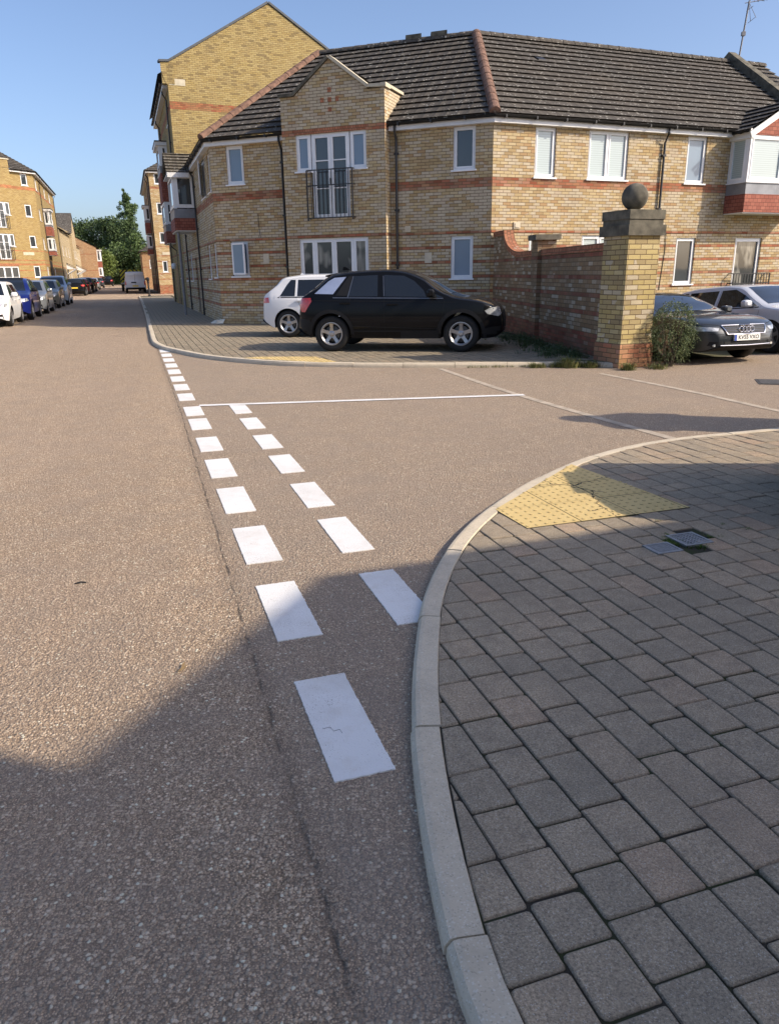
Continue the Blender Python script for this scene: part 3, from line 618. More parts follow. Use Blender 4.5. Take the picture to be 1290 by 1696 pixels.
tag(m.build('twig', M['black_plastic'], origin=(-0.21, 2.25, 0)), 'thin bent dark stalk lying on the largest white dash', 'twig')
m = MB(); c = np.array((-5.20, 24.1))
m.face([(-5.42, 23.95, .09), (-5.05, 23.85, .09), (-5.0, 24.0, .22), (-5.35, 24.1, .18)]); m.face([(-5.42, 23.95, .09), (-5.35, 24.1, .18), (-5.5, 24.15, .1)]); m.box((-5.25, 23.9, .078), (0.2, .05, 0), (-.02, .14, 0), (0, 0, .1))
tag(m.build('litter', M['white_litter'], origin=(-5.2, 24, .08)), 'crumpled pale cardboard litter against the foot of the corner wall', 'litter')

# ------------------------------------------------------------------ building helpers
class Fr:
    """wall frame: s runs left to right seen from outside, n points outwards"""
    def __init__(f, o, d, off=0.0):
        f.d = np.array(d, float)/np.linalg.norm(d); f.n = np.array([f.d[1], -f.d[0]]); f.o = np.array(o, float)[:2]+f.n*off
    def p(f, s, z, off=0.0): q = f.o+f.d*s+f.n*off; return (q[0], q[1], z)
    def d3(f, k=1.0): return np.array([*(f.d*k), 0])
    def n3(f, k=1.0): return np.array([*(f.n*k), 0])
    def box(f, mb, s0, s1, z0, z1, o0, o1, m=0): mb.box(f.p(s0, z0, o0), f.d3(s1-s0), f.n3(o1-o0), (0, 0, z1-z0), m)
    def off(f, k): g = Fr(f.o, f.d); g.o = f.o+f.n*k; return g
def wall(mb, f, s0, s1, z0, z1, ops=(), rev=0.11, m=0):
    ss = sorted({s0, s1, *[x for o in ops for x in o[:2] if s0 < x < s1]}); zz = sorted({z0, z1, *[x for o in ops for x in o[2:4] if z0 < x < z1]})
    for a, b in zip(ss, ss[1:]):
        for c, d in zip(zz, zz[1:]):
            if any(o[0] <= (a+b)/2 <= o[1] and o[2] <= (c+d)/2 <= o[3] for o in ops): continue
            mb.face([f.p(a, c), f.p(b, c), f.p(b, d), f.p(a, d)], m, [(a, c), (b, c), (b, d), (a, d)])
    for a, b, c, d in [o for o in ops if len(o) == 4]:
        mb.quad(f.p(a, c), f.p(a, d), f.p(a, d, -rev), f.p(a, c, -rev), m); mb.quad(f.p(b, c), f.p(b, c, -rev), f.p(b, d, -rev), f.p(b, d), m)
        mb.quad(f.p(a, d), f.p(b, d), f.p(b, d, -rev), f.p(a, d, -rev), m); mb.quad(f.p(a, c), f.p(a, c, -rev), f.p(b, c, -rev), f.p(b, c), m)
def window(par, f, s0, s1, z0, z1, glassm='glass_dark', lights=1, bars=(), set_=0.05, sill=True, name='window', open_=False, fw=0.055, split=None, label=None):
    m = MB(); a, b = -set_-0.06, -set_
    f.box(m, s0, s0+fw, z0, z1, a, b); f.box(m, s1-fw, s1, z0, z1, a, b); f.box(m, s0+fw, s1-fw, z1-fw, z1, a, b); f.box(m, s0+fw, s1-fw, z0, z0+fw, a, b)
    cuts = split or [s0+(s1-s0)*k/lights for k in range(1, lights)]
    for c in cuts: f.box(m, c-fw*0.55, c+fw*0.55, z0+fw, z1-fw, a, b)
    edges = [s0+fw]+[x for c in cuts for x in (c-fw*0.55, c+fw*0.55)]+[s1-fw]; pm = MB(); k2 = 0.035
    for i in range(0, len(edges), 2):
        e0, e1 = edges[i], edges[i+1]; q0, q1 = z0+fw, z1-fw
        for box in ((e0, e0+k2, q0, q1), (e1-k2, e1, q0, q1), (e0+k2, e1-k2, q1-k2, q1), (e0+k2, e1-k2, q0, q0+k2)): f.box(m, *box, a+0.005, b+0.012)
        for zb in bars: f.box(m, e0+k2, e1-k2, zb-0.014, zb+0.014, a+0.02, b+0.004)
        g = -set_-0.03; pm.face([f.p(e0, q0, g), f.p(e1, q0, g), f.p(e1, q1, g), f.p(e0, q1, g)])
    o = m.part(name, M['upvc'], par); pm.part('pane', M[glassm], o)
    if open_:
        q = MB(); q.box(f.p(s0+0.03, z0+0.05, 0.005), f.d3(s1-s0-0.06)+f.n3(0.16), (0, 0, 0.05), f.n3(0.03)); q.box(f.p(s0+0.03, z0+0.05, 0.005), f.d3(0.05)+f.n3(0.0), f.n3(0.03), (0, 0, z1-z0-0.1))
        q.box(f.p(s1-0.08, z0+0.05, 0.16), f.d3(0.05), f.n3(0.03), (0, 0, z1-z0-0.1)); q.box(f.p(s0+0.03, z1-0.1, 0.005), f.d3(s1-s0-0.06)+f.n3(0.16), (0, 0, 0.05), f.n3(0.03))
        c_ = q.part('casement', M['upvc'], o)
        q = MB(); q.face([f.p(s0+0.06, z0+0.08, 0.03), f.p(s1-0.06, z0+0.08, 0.165), f.p(s1-0.06, z1-0.08, 0.165), f.p(s0+0.06, z1-0.08, 0.03)]); q.part('pane', M[glassm], o)
    if sill:
        q = MB(); f.box(q, s0-0.04, s1+0.04, z0-0.035, z0+0.004, -0.1, 0.045); q.part('sill', M['upvc'], o)
    return o
def tile_roof(mb, poly, m=0, gauge=0.31, thick=0.042, ang=None):
    P = [np.array(p, float) for p in poly]; n = np.cross(P[1]-P[0], P[2]-P[0]); n /= np.linalg.norm(n)
    if n[2] < 0: P = P[::-1]; n = -n
    u = np.cross([0, 0, 1.], n); u /= np.linalg.norm(u); t = np.cross(n, u); o = min(P, key=lambda p: p[2])
    q = [(float((p-o)@u), float((p-o)@t)) for p in P]; tm = max(a[1] for a in q); k = 0
    back = lambda a, h: o+u*a[0]+t*a[1]+n*h
    while k*gauge < tm:
        t0, t1 = k*gauge, (k+1)*gauge; k += 1
        c = clip_half(clip_half(q, lambda a: a[1]-t0), lambda a: t1-a[1])
        if len(c) < 3: continue
        h = lambda a: thick*(1-(a[1]-t0)/gauge)+0.004
        mb.face([back(a, h(a)) for a in c], m, c)
        lo = [a for a in c if abs(a[1]-t0) < 1e-6]
        if len(lo) >= 2:
            a, b = min(lo), max(lo); k2 = lambda q_, dt: (q_[0], q_[1]+dt); mb.face([back(k2(a, .055), -.002), back(k2(b, .055), -.002), back(b, thick+.004), back(a, thick+.004)], m, [a, b, b, a]); mb.face([back(k2(a, .055), -.003), back(k2(b, .055), -.003), back(b, -.003), back(a, -.003)], m, [a, b, b, a])
def ridge_tiles(mb, a, b, r=0.12, seg=0.42, m=0, drop=0.05):
    a, b = np.array(a, float), np.array(b, float); L = np.linalg.norm(b-a); d = (b-a)/L; sd_ = np.cross(d, [0, 0, 1.]); sd_ /= np.linalg.norm(sd_); up = np.cross(sd_, d); k = 0
    while k*seg < L:
        s0, s1 = k*seg, min((k+1)*seg+0.03, L); k += 1; rings = []
        for s, rr in ((s0, r*1.06), (s1, r*0.97)):
            rings.append([a+d*s+rr*(math.cos(q)*sd_+math.sin(q)*up)-up*drop for q in np.linspace(0, math.pi, 9)])
        for j in range(8): mb.face([rings[0][j], rings[0][j+1], rings[1][j+1], rings[1][j]], m)
        mb.face(rings[0][::-1], m); mb.face(rings[1], m)
def gutter(mb, pts, r=0.058, n=7, brk=0.9):
    P = [np.array(p, float) for p in pts]; nrm = []
    for i, p in enumerate(P):
        d = P[min(i+1, len(P)-1)]-P[max(i-1, 0)]; d /= np.linalg.norm(d); s_ = np.array([d[1], -d[0], 0]); nrm.append(s_/np.linalg.norm(s_))
    ring = lambda i: [P[i]+r*(math.cos(q)*nrm[i]+math.sin(q)*np.array([0, 0, 1.])) for q in np.linspace(0, -math.pi, n)]
    for i in range(len(P)-1):
        A, B = ring(i), ring(i+1)
        for j in range(n-1): mb.face([A[j], A[j+1], B[j+1], B[j]]); mb.face([A[j], B[j], B[j+1], A[j+1]])
        L = np.linalg.norm(P[i+1]-P[i]); d = (P[i+1]-P[i])/L; k = 0.3
        while k < L:
            c = P[i]+d*k; s_ = np.array([d[1], -d[0], 0]); mb.box(c-d*0.02-s_*(r+.006)-np.array([0, 0, r+.006]), d*0.04, s_*(2*r+.012), (0, 0, r+0.012)); k += brk
def downpipe(par, f, s, ztop, zbot, off=0.06, swan=0.28, r=0.034):
    m = MB(); m.tube([f.p(s, ztop, off+swan), f.p(s, ztop-0.16, off+swan-0.01), f.p(s, ztop-0.38, off), f.p(s, zbot, off)] if swan else [f.p(s, ztop, off), f.p(s, zbot, off)], r, 8)
    z = ztop-0.7
    while z > zbot+0.2: f.box(m, s-0.055, s+0.055, z-0.025, z+0.025, 0.0, off+0.03); z -= 1.4
    return m.part('drainpipe', M['black_plastic'], par)
def oriel(par, f, s0, s1, zt0, zt1, zw0, zw1, proj, top='flat', gm='glass_curtain_reflect', soffit=True, split=2, name='bay_window', roofz=None):
    """projecting window box: hung tiles zt0-zt1, lead band zt1-zw0, glazing zw0-zw1"""
    m = MB(); fs = f.off(proj)
    m.box(f.p(s0, zw0, -0.05), f.d3(s1-s0), f.n3(0.05+0.0), (0, 0, zw1-zw0)) if False else None
    fw = 0.075
    def frame(fr, a, b, cuts):
        fr.box(m, a, a+fw, zw0, zw1, -0.07, 0.0); fr.box(m, b-fw, b, zw0, zw1, -0.07, 0.0); fr.box(m, a+fw, b-fw, zw1-fw, zw1, -0.07, 0); fr.box(m, a+fw, b-fw, zw0, zw0+fw, -0.07, 0)
        for c in cuts: fr.box(m, c-0.04, c+0.04, zw0+fw, zw1-fw, -0.07, 0.0)
        ed = [a+fw]+[x for c in cuts for x in (c-0.04, c+0.04)]+[b-fw]
        for i in range(0, len(ed), 2):
            for q in ((ed[i], ed[i]+.04, zw0+fw, zw1-fw), (ed[i+1]-.04, ed[i+1], zw0+fw, zw1-fw), (ed[i]+.04, ed[i+1]-.04, zw1-fw-.04, zw1-fw), (ed[i]+.04, ed[i+1]-.04, zw0+fw, zw0+fw+.04)): fr.box(m, *q, -0.06, 0.012)
            pm.face([fr.p(ed[i], zw0+fw, -0.03), fr.p(ed[i+1], zw0+fw, -0.03), fr.p(ed[i+1], zw1-fw, -0.03), fr.p(ed[i], zw1-fw, -0.03)])
    pm = MB(); frame(fs, s0, s1, [s0+(s1-s0)*k/split for k in range(1, split)])
    lf = Fr(f.p(s0, 0)[:2], -f.n) ; lf.o = np.array(f.p(s0, 0, proj)[:2])-0; lf = Fr(f.p(s0, 0, 0)[:2], f.n); lf.d = f.n.copy(); lf.n = -f.d
    rf = Fr(f.p(s1, 0, 0)[:2], f.n); rf.d = -f.n.copy(); rf.n = f.d.copy(); rf.o = np.array(f.p(s1, 0, proj)[:2])
    # left return seen from the left: runs from wall outwards
    lfr = Fr((0, 0), (1, 0)); lfr.d = f.n.copy(); lfr.n = -f.d; lfr.o = np.array(f.p(s0, 0, 0)[:2])
    frame(lfr, 0.0, proj-0.072, []); frame(rf, 0.072, proj, [])
    for g, a, b in ((fs, s0-.05, s1+.05),): g.box(m, a, b, zw0-0.03, zw0, -0.1, 0.05)
    lfr.box(m, 0, proj, zw0-0.03, zw0, -0.05, 0.045)
    o = m.part(name, M['upvc'], par); pm.part('pane', M[gm], o)
    q = MB(); f.box(q, s0-.005, s1+.005, zt1, zw0-0.03, 0.0, proj+.012); q.part('flashing', M['lead'], o)
    q = MB(); f.box(q, s0-.02, s1+.02, zt0, zt1, 0.0, proj+.03); q.part('hung_tiles', M['hung'], o)
    q = MB(); f.box(q, s0, s1, zt0-0.03, zt0, 0.0, proj); q.part('soffit', M['fascia'], o)
    if top == 'flat':
        q = MB(); f.box(q, s0-.12, s1+.12, zw1, zw1+.16, 0, proj+.15); q.part('fascia', M['fascia'], o)
        q = MB(); f.box(q, s0-.15, s1+.15, zw1+.16, zw1+.21, 0, proj+.18); q.part('cap', M['black_plastic'], o)
    return o
def railing(par, f, s0, s1, z0, z1, off, n=11, r=0.009):
    m = MB(); d = 0.014
    for z in (z0, z1, z0+(z1-z0)*0.68) if z1-z0 > 0.6 else (z0, z1): f.box(m, s0, s1, z-d, z+d, off-d, off+d); f.box(m, s0-d, s0+d, z-d+.001, z+d-.001, 0.0, off-d); f.box(m, s1-d, s1+d, z-d+.001, z+d-.001, 0.0, off-d)
    for k in range(n):
        s = s0+(s1-s0)*k/(n-1); ex = 0.07 if k in (0, n-1) else 0.0; w_ = d+.001 if ex else r
        f.box(m, s-w_, s+w_, z0-ex, z1-.002, off-w_, off+w_)
    return m.part('balcony_railing', M['black_metal'], par)

def xcorner(f1, f2, off):
    a, b = f1.o+f1.n*off, f2.o+f2.n*off; A = np.array([f1.d, -f2.d]).T; k = np.linalg.solve(A, b-a); return a+f1.d*k[0]
def eaves(par, pts, mat=None, z0=5.07, z1=5.235, ov=0.15, goff=0.055, gz=5.235):
    """pts: list of (xy on wall line, outward mitre vector)"""
    m = MB(); g = lambda i, o, z: (pts[i][0][0]+pts[i][1][0]*o, pts[i][0][1]+pts[i][1][1]*o, z)
    for i in range(len(pts)-1):
        m.quad(g(i, ov, z0), g(i+1, ov, z0), g(i+1, ov, z1), g(i, ov, z1)); m.quad(g(i, -.02, z0), g(i+1, -.02, z0), g(i+1, ov, z0), g(i, ov, z0))
        m.quad(g(i, ov, z1), g(i+1, ov, z1), g(i+1, -.02, z1), g(i, -.02, z1))
    for i, r_ in ((0, 0), (len(pts)-1, 1)): q = [g(i, -.02, z0), g(i, ov, z0), g(i, ov, z1), g(i, -.02, z1)]; m.face(q[::-1] if r_ == 0 else q)
    m.part('fascia', M['fascia'], par)
    q = MB(); gutter(q, [g(i, ov+goff+.004, gz) for i in range(len(pts))]); q.part('gutter', M['black_plastic'], par)
def mit(f1, f2): return xcorner(f1, f2, 1.0)-xcorner(f1, f2, 0.0)
SW = np.array([-0.318, 0.948]); SW /= np.linalg.norm(SW)
Awall = np.array([-5.087, 24.064]); C1 = np.array([2.78, 20.98])

# ---- the corner house
def corner_house(A, C1, dch, dD, sgn, label, name='corner_house', detail=True):
    t = thing(name, label, 'house', (*((A+C1)/2), 0)); return t
ho = thing('corner_house', 'two storey buff brick corner house with dark tiled roof, gabled bay and black balcony', 'house', (-1.1, 22.6, 0))
Fc = Fr(Awall, C1-Awall); Fd = Fr(C1, (0.927, 0.375)); Fw = Fr(Awall, -SW); Lc_ = np.linalg.norm(C1-Awall)
opC = [(0.53, 1.11, 4.03, 5.06), (0.49, 1.08, 1.47, 2.47), (7.39, 7.99, 4.03, 5.06), (7.35, 7.97, 1.33, 2.42)]
opD = [(1.25, 1.89, 3.85, 5.06), (2.92, 4.24, 3.85, 5.06), (6.28, 7.0, 3.83, 5.06), (6.2, 6.93, 1.05, 2.36), (8.48, 9.55, 0.3, 2.36), (1.17, 1.8, 1.1, 2.42), (2.87, 4.1, 1.1, 2.42)]
opW = [(-0.95, -0.3, 3.9, 5.0), (-2.95, -1.75, 3.9, 5.0), (-1.0, -0.35, 1.45, 2.47), (-2.75, -2.0, 1.4, 2.47), (-7.75, -6.8, 0.1, 2.15), (-10.1, -9.2, 1.3, 2.4), (-12.4, -11.6, 1.3, 2.4), (-10.2, -9.2, 3.9, 5.0)]
m = MB(); wall(m, Fc, 0, Lc_, 0, 5.1, opC); wall(m, Fd, 0, 12.5, -.5, 5.1, opD); wall(m, Fw, -13.2, 0, 0, 5.1, opW)
fe = Fr(Fd.p(12.5, 0)[:2], -Fd.n); wall(m, fe, 0, 7.7, 0, 5.1); m.face([fe.p(0, 5.1), fe.p(7.7, 5.1), fe.p(3.85, 7.9)])
m.part('wall', M['brick_main'], ho)
m = MB()
for f, a, b in ((Fc, 0.0, 2.6), (Fc, 5.64, Lc_), (Fd, 0.0, 12.5), (Fw, -13.2, 0.0)): f.box(m, a, b, 2.48, 2.55, -0.02, 0.018)
m.part('string_course', M['brick_main'], ho)
# bay
Fb = Fc.off(0.35); B0, B1 = 2.6, 5.64
opB = [(3.0, 3.46, 4.2, 5.12, 0), (3.46, 4.6, 2.98, 5.12, 0), (4.6, 5.1, 4.2, 5.12, 0), (2.97, 5.1, 0.25, 2.46)]
m = MB(); wall(m, Fb, B0, B1, 0, 6.06, opB)
gp = [(3.02, 6.06), (5.16, 6.06), (5.16, 6.09), (4.09, 6.86)]; m.face([Fb.p(*q) for q in gp], 0, gp); m.face([Fb.p(q[0], q[1], -.24) for q in gp][::-1], 0, gp[::-1])
for (a, b, c, d) in ((3.0, 3.0, 4.2, 5.12), (5.1, 5.1, 4.2, 5.12)): m.quad(Fb.p(a, c), Fb.p(a, d), Fb.p(a, d, -.11), Fb.p(a, c, -.11))
m.quad(Fb.p(3.0, 5.12), Fb.p(5.1, 5.12), Fb.p(5.1, 5.12, -.11), Fb.p(3.0, 5.12, -.11))
for s_, dr_ in ((B0, -1), (B1, 1)):
    q = [Fb.p(s_, 0), Fb.p(s_, 0, -0.35), Fb.p(s_, 5.2, -0.35), Fb.p(s_, 5.2, -1.3), Fb.p(s_, 6.06, -1.3), Fb.p(s_, 6.06)]; U_ = [(100, 0), (100.35, 0), (100.35, 5.2), (101.3, 5.2), (101.3, 6.06), (100, 6.06)]
    m.face(q if dr_ < 0 else q[::-1], 0, U_ if dr_ < 0 else U_[::-1])
m.part('bay_wall', M['brick_bay'], ho)
m = MB(); Fb.box(m, B0, B1, 2.48, 2.55, -0.3, 0.018); m.part('string_course', M['brick_bay'], ho)
m = MB(); pl = [(2.55, 6.07), (3.0, 6.07), (4.09, 6.875), (5.16, 6.1), (5.70, 6.07)]
for (a, b), mi in zip(zip(pl, pl[1:]), (1, 1, 0, 0)):
    p0, p1 = np.array(Fb.p(a[0], a[1], 0.05)), np.array(Fb.p(b[0], b[1], 0.05)); up = np.cross(Fb.n3(), (p1-p0)/np.linalg.norm(p1-p0)); up = up if up[2] > 0 else -up
    m.box(p0, p1-p0, Fb.n3(-0.36), up*0.075, mi)
Fb.box(m, 5.55, 5.70, 6.10, 6.17, -1.3, 0.06, 0); Fb.box(m, 2.55, 2.68, 6.10, 6.14, -1.3, 0.05, 1)
m.part('coping', [M['stone'], M['concrete_dark']], ho)
m = MB()
for s_, z_ in [(4.08, 6.12), (3.86, 5.885), (4.08, 5.885), (4.30, 5.885), (4.08, 5.65)]: m = MB(); Fb.box(m, s_-.055, s_+.055, z_-.035, z_+.075, -0.02, 0.006); m.part('inset_tile', M['brick_red'], ho)
m = MB(); Fb.box(m, 2.98, 5.12, 5.13, 5.245, -0.05, 0.008); m.part('lintel', M['brick_red'], ho)
m = MB(); tile_roof(m, [Fb.p(2.75, 5.9, -.2), Fb.p(4.09, 6.86, -.2), Fb.p(4.09, 6.86, -2.9), Fb.p(2.75, 5.9, -1.4)]); tile_roof(m, [Fb.p(5.45, 5.9, -.2), Fb.p(4.09, 6.86, -.2), Fb.p(4.09, 6.86, -2.9), Fb.p(5.45, 5.9, -1.4)])
m.part('bay_roof', M['tile'], ho)
window(ho, Fb, 3.0, 3.44, 4.2, 5.12, 'glass_sky_painted'); window(ho, Fb, 4.62, 5.1, 4.2, 5.12, 'glass_sky_painted')
window(ho, Fb, 3.47, 4.59, 2.98, 5.12, 'glass_dark', 2, (4.45, 3.75), name='french_door', sill=False, fw=0.07)
m = MB(); Fb.box(m, 4.0, 4.03, 3.85, 4.0, -0.05, -0.01); m.part('door_handle', M['black_metal'], ho)
railing(ho, Fb, 3.38, 4.74, 2.98, 4.2, 0.16, 12, 0.008)
window(ho, Fb, 2.97, 5.1, 0.25, 2.46, 'glass_curtain_reflect', 4, (1.5,), name='french_door', sill=False, fw=0.07, split=[3.44, 4.04, 4.64])
# flat windows
window(ho, Fc, *opC[0], 'glass_sky_painted'); window(ho, Fc, *opC[1], 'glass_sky_painted', open_=True); window(ho, Fc, *opC[2], 'glass_dark'); window(ho, Fc, *opC[3], 'glass_sky_painted')
window(ho, Fd, *opD[0], 'glass_blind'); window(ho, Fd, *opD[1], 'glass_blind', 2); window(ho, Fd, *opD[2], 'glass_sky_painted'); window(ho, Fd, *opD[3], 'glass_dark'); window(ho, Fd, *opD[4], 'glass_curtain_reflect', name='french_door', sill=False, fw=0.07)
window(ho, Fd, *opD[5], 'glass_dark'); window(ho, Fd, *opD[6], 'glass_blind', 2)
window(ho, Fw, *opW[0], 'glass_dark'); window(ho, Fw, *opW[1], 'glass_dark', 2, open_=True); window(ho, Fw, *opW[2], 'glass_sky_painted'); window(ho, Fw, *opW[3], 'glass_dark')
for q in opW[5:]: window(ho, Fw, *q, 'glass_dark')
m = MB(); Fw.box(m, -7.75, -6.8, 0.1, 2.15, -0.1, -0.05); m.part('door', M['black_metal'], ho)
railing(ho, Fd, 8.36, 9.84, 0.42, 1.32, 0.2, 14, 0.008)
# corner oriel on D with its tiled gablet
oriel(ho, Fd, 7.88, 10.4, 3.03, 3.52, 3.85, 5.07, 0.72, top='none', gm='glass_blind', split=2)
m = MB(); P_ = lambda s, z, o: Fd.p(s, z, o)
m.face([P_(7.95, 5.07, .74), P_(10.33, 5.07, .74), P_(9.14, 5.76, .74)]); m.part('gable_tiles', M['hung'], ho)
m = MB()
for a, b in (((7.74, 5.12), (9.14, 5.93)), ((10.54, 5.12), (9.14, 5.93))):
    p0, p1 = np.array(P_(a[0], a[1], .755)), np.array(P_(b[0], b[1], .755)); up = np.cross(Fd.n3(), (p1-p0)/np.linalg.norm(p1-p0)); up = up if up[2] > 0 else -up
    m.box(p0, p1-p0, Fd.n3(0.045), up*-0.16)
Fd.box(m, 7.80, 7.86, 5.07, 5.22, 0.16, .75); Fd.box(m, 7.80, 7.95, 4.98, 5.069, -.0, .738)
m.part('bargeboard', M['fascia'], ho)
m = MB(); tile_roof(m, [P_(7.70, 5.16, .82), P_(7.70, 5.16, 0.0), P_(9.14, 5.98, -1.15), P_(9.14, 5.98, .82)]); tile_roof(m, [P_(10.58, 5.16, .82), P_(10.58, 5.16, 0.0), P_(9.14, 5.98, -1.15), P_(9.14, 5.98, .82)]); m.part('gablet_roof', M['tile'], ho)
m = MB(); gutter(m, [P_(7.68, 5.16, .78), P_(7.68, 5.16, .22)], 0.05); m.part('gutter', M['black_plastic'], ho)
# wing oriel + gablet + post
oriel(ho, Fw, -8.0, -5.75, 3.1, 3.52, 3.87, 4.97, 0.75, top='none', gm='glass_dark', split=1)
Q_ = lambda s, z, o: Fw.p(s, z, o); m = MB()
tile_roof(m, [Q_(-5.58, 5.02, .92), Q_(-5.58, 5.02, .0), Q_(-6.88, 5.80, -1.1), Q_(-6.88, 5.80, .92)], 0, 0.24); tile_roof(m, [Q_(-8.18, 5.02, .92), Q_(-8.18, 5.02, .0), Q_(-6.88, 5.80, -1.1), Q_(-6.88, 5.80, .92)]); m.part('gablet_roof', M['tile_lichen'], ho)
m = MB(); Fw.box(m, -5.62, -5.58, 4.87, 5.03, .14, .9); Fw.box(m, -8.0, -5.62, 4.971, 5.0, 0, .9); m.face([Q_(-8.0, 5.0, .8), Q_(-5.75, 5.0, .8), Q_(-6.88, 5.7, .8)]); m.part('fascia', M['fascia'], ho)
m = MB(); m.tube([Q_(-6.1, 3.08, .66), Q_(-6.1, 0.05, .66)], 0.05, 10); m.part('post', M['grey_pole'], ho)
# roof
OV = 0.24; EZ = 5.25; RIN = -3.85; RZ = EZ+(3.85+OV)*math.tan(R(35))
eA, eC = xcorner(Fw, Fc, OV), xcorner(Fc, Fd, OV); rA, rC = xcorner(Fw, Fc, RIN), xcorner(Fc, Fd, RIN)
eDe = np.array(Fd.p(12.8, 0, OV)[:2]); rDe = np.array(Fd.p(12.8, 0, RIN)[:2]); eWe = np.array(Fw.p(-13.3, 0, OV)[:2]); rWe = np.array(Fw.p(-13.3, 0, RIN)[:2])
z3 = lambda p, z: (p[0], p[1], z)
m = MB(); tile_roof(m, [z3(eA, EZ), z3(eC, EZ), z3(rC, RZ), z3(rA, RZ)]); tile_roof(m, [z3(eC, EZ), z3(eDe, EZ), z3(rDe, RZ), z3(rC, RZ)]); tile_roof(m, [z3(eWe, EZ), z3(eA, EZ), z3(rA, RZ), z3(rWe, RZ)])
bA, bC = xcorner(Fw, Fc, RIN*2-OV), xcorner(Fc, Fd, RIN*2-OV); bD = np.array(Fd.p(12.8, 0, RIN*2-OV)[:2]); bW = np.array(Fw.p(-13.3, 0, RIN*2-OV)[:2])
m.face([z3(rC, RZ), z3(rDe, RZ), z3(bD, EZ), z3(bC, EZ)]); m.face([z3(rA, RZ), z3(rC, RZ), z3(bC, EZ), z3(bA, EZ)]); m.face([z3(rWe, RZ), z3(rA, RZ), z3(bA, EZ), z3(bW, EZ)])
roof = m.part('roof', M['tile'], ho)
m = MB(); ridge_tiles(m, z3(eC, EZ+.06), z3(rC, RZ+.06), 0.14); m.part('hip_tiles', M['terracotta'], roof)
m = MB(); ridge_tiles(m, z3(eA, EZ+.06), z3(rA, RZ+.06), 0.14); m.part('hip_tiles', M['terracotta'], roof)
m = MB(); ridge_tiles(m, z3(rA, RZ+.03), z3(rC, RZ+.03), 0.13); ridge_tiles(m, z3(rC, RZ+.03), z3(rDe, RZ+.03), 0.13); m.part('ridge_tiles', M['tile'], roof)
m = MB(); dr_ = (rC-rA)/np.linalg.norm(rC-rA)
for k in (1.15, 1.95): m = MB(); c = rC-dr_*k; m.box((*(c-dr_*0.25-np.array([0, .12])), RZ+.06), (*(dr_*.5), 0), (0, .24, 0), (0, 0, .13)); m.part('ridge_vent', M['concrete_dark'], roof)
m = MB(); c = np.array(Fd.p(3.0, 0, -2.75)); zr = EZ+(2.75+OV)*math.tan(R(35)); m.box(np.array(Fd.p(2.88, zr+.03, -2.85)), Fd.d3(.26), Fd.n3(.28)+np.array([0, 0, -.14]), (0, 0, .07)); m.part('roof_vent', M['black_plastic'], roof)
m = MB(); sp_ = 11.15
p0, p1 = np.array(Fd.p(sp_, EZ+.1, OV)), np.array(Fd.p(sp_, RZ+.1, RIN)); m.box(p0-np.array([0, 0, .2]), p1-p0, Fd.d3(.3), (0, 0, .42)); m.part('parapet', M['concrete_dark'], roof)
p2 = np.array(Fd.p(sp_, RZ+.1, RIN)); p3 = np.array(Fd.p(sp_, EZ+.1, RIN*2-OV)); m = MB(); m.box(p2-np.array([0, 0, .2]), p3-p2, Fd.d3(.3), (0, 0, .42)); m.part('parapet', M['concrete_dark'], roof)
ANT = np.array(Fd.p(11.62, RZ+.1, RIN)); m = MB()
tip = ANT+np.array([.14, 0, 1.75]); m.tube([ANT, tip], 0.028, 6); m.cbox(ANT+(tip-ANT)*.45, .12, .1, .12)
bx = tip+np.array([0, 0, -.05]); bd = np.array([.98, .1, .16]); m.tube([bx-bd*.15, bx+bd*1.6], 0.013, 5)
for k in range(9): c = bx+bd*(.25+.15*k); m.tube([c+np.array([-.02, .28, .10])*(.9 if k % 2 else .6), c-np.array([-.02, .28, .10])*(.9 if k % 2 else .6)], .007, 4)
for a in np.linspace(-.5, .5, 4): c = bx-bd*.05; m.tube([c+np.array([.04+abs(a)*.3, -.25, a]), c+np.array([.04+abs(a)*.3, .25, a*1.05])], .009, 4)
for y_ in (-.2, .2): m.tube([bx+np.array([.2, y_, -.5]), bx, bx+np.array([.2, y_, .5])], .009, 4)
m.part('aerial', M['grey_pole'], ho)
# eaves pieces
eaves(ho, [(Fw.p(-5.57, 0)[:2], Fw.n), (xcorner(Fw, Fc, 0), mit(Fw, Fc)), (Fc.p(2.59, 0)[:2], Fc.n)])
eaves(ho, [(Fw.p(-13.3, 0)[:2], Fw.n), (Fw.p(-8.2, 0)[:2], Fw.n)])
eaves(ho, [(Fc.p(5.66, 0)[:2], Fc.n), (xcorner(Fc, Fd, 0), mit(Fc, Fd)), (Fd.p(7.85, 0)[:2], Fd.n)])
eaves(ho, [(Fd.p(10.45, 0)[:2], Fd.n), (Fd.p(12.7, 0)[:2], Fd.n)])
downpipe(ho, Fc, 2.40, 5.22, 0.1, swan=.14); downpipe(ho, Fc, 5.84, 5.22, 0.1, swan=.12); downpipe(ho, Fd, 5.42, 5.22, 0.1, swan=.14); downpipe(ho, Fw, -5.2, 5.22, 0.1, swan=.14); downpipe(ho, Fw, -10.6, 5.22, 0.1, swan=.14)
for f, a, b, c, d in ((Fc, 6.06, 6.22, 2.56, 2.71), (Fd, 0.67, 0.87, 2.58, 2.74)): m = MB(); f.box(m, a, b, c, d, 0, .03); f.box(m, a+.03, b-.03, c+.03, d-.03, .03, .045); m.part('wall_vent', M['vent'], ho)
for f, a, b, c, d in ((Fc, 1.58, 1.77, 1.82, 2.1), (Fc, 6.62, 6.82, 1.75, 2.02)): m = MB(); f.box(m, a, b, c, d, 0, .012); m.part('plaque', M['vent'], ho)
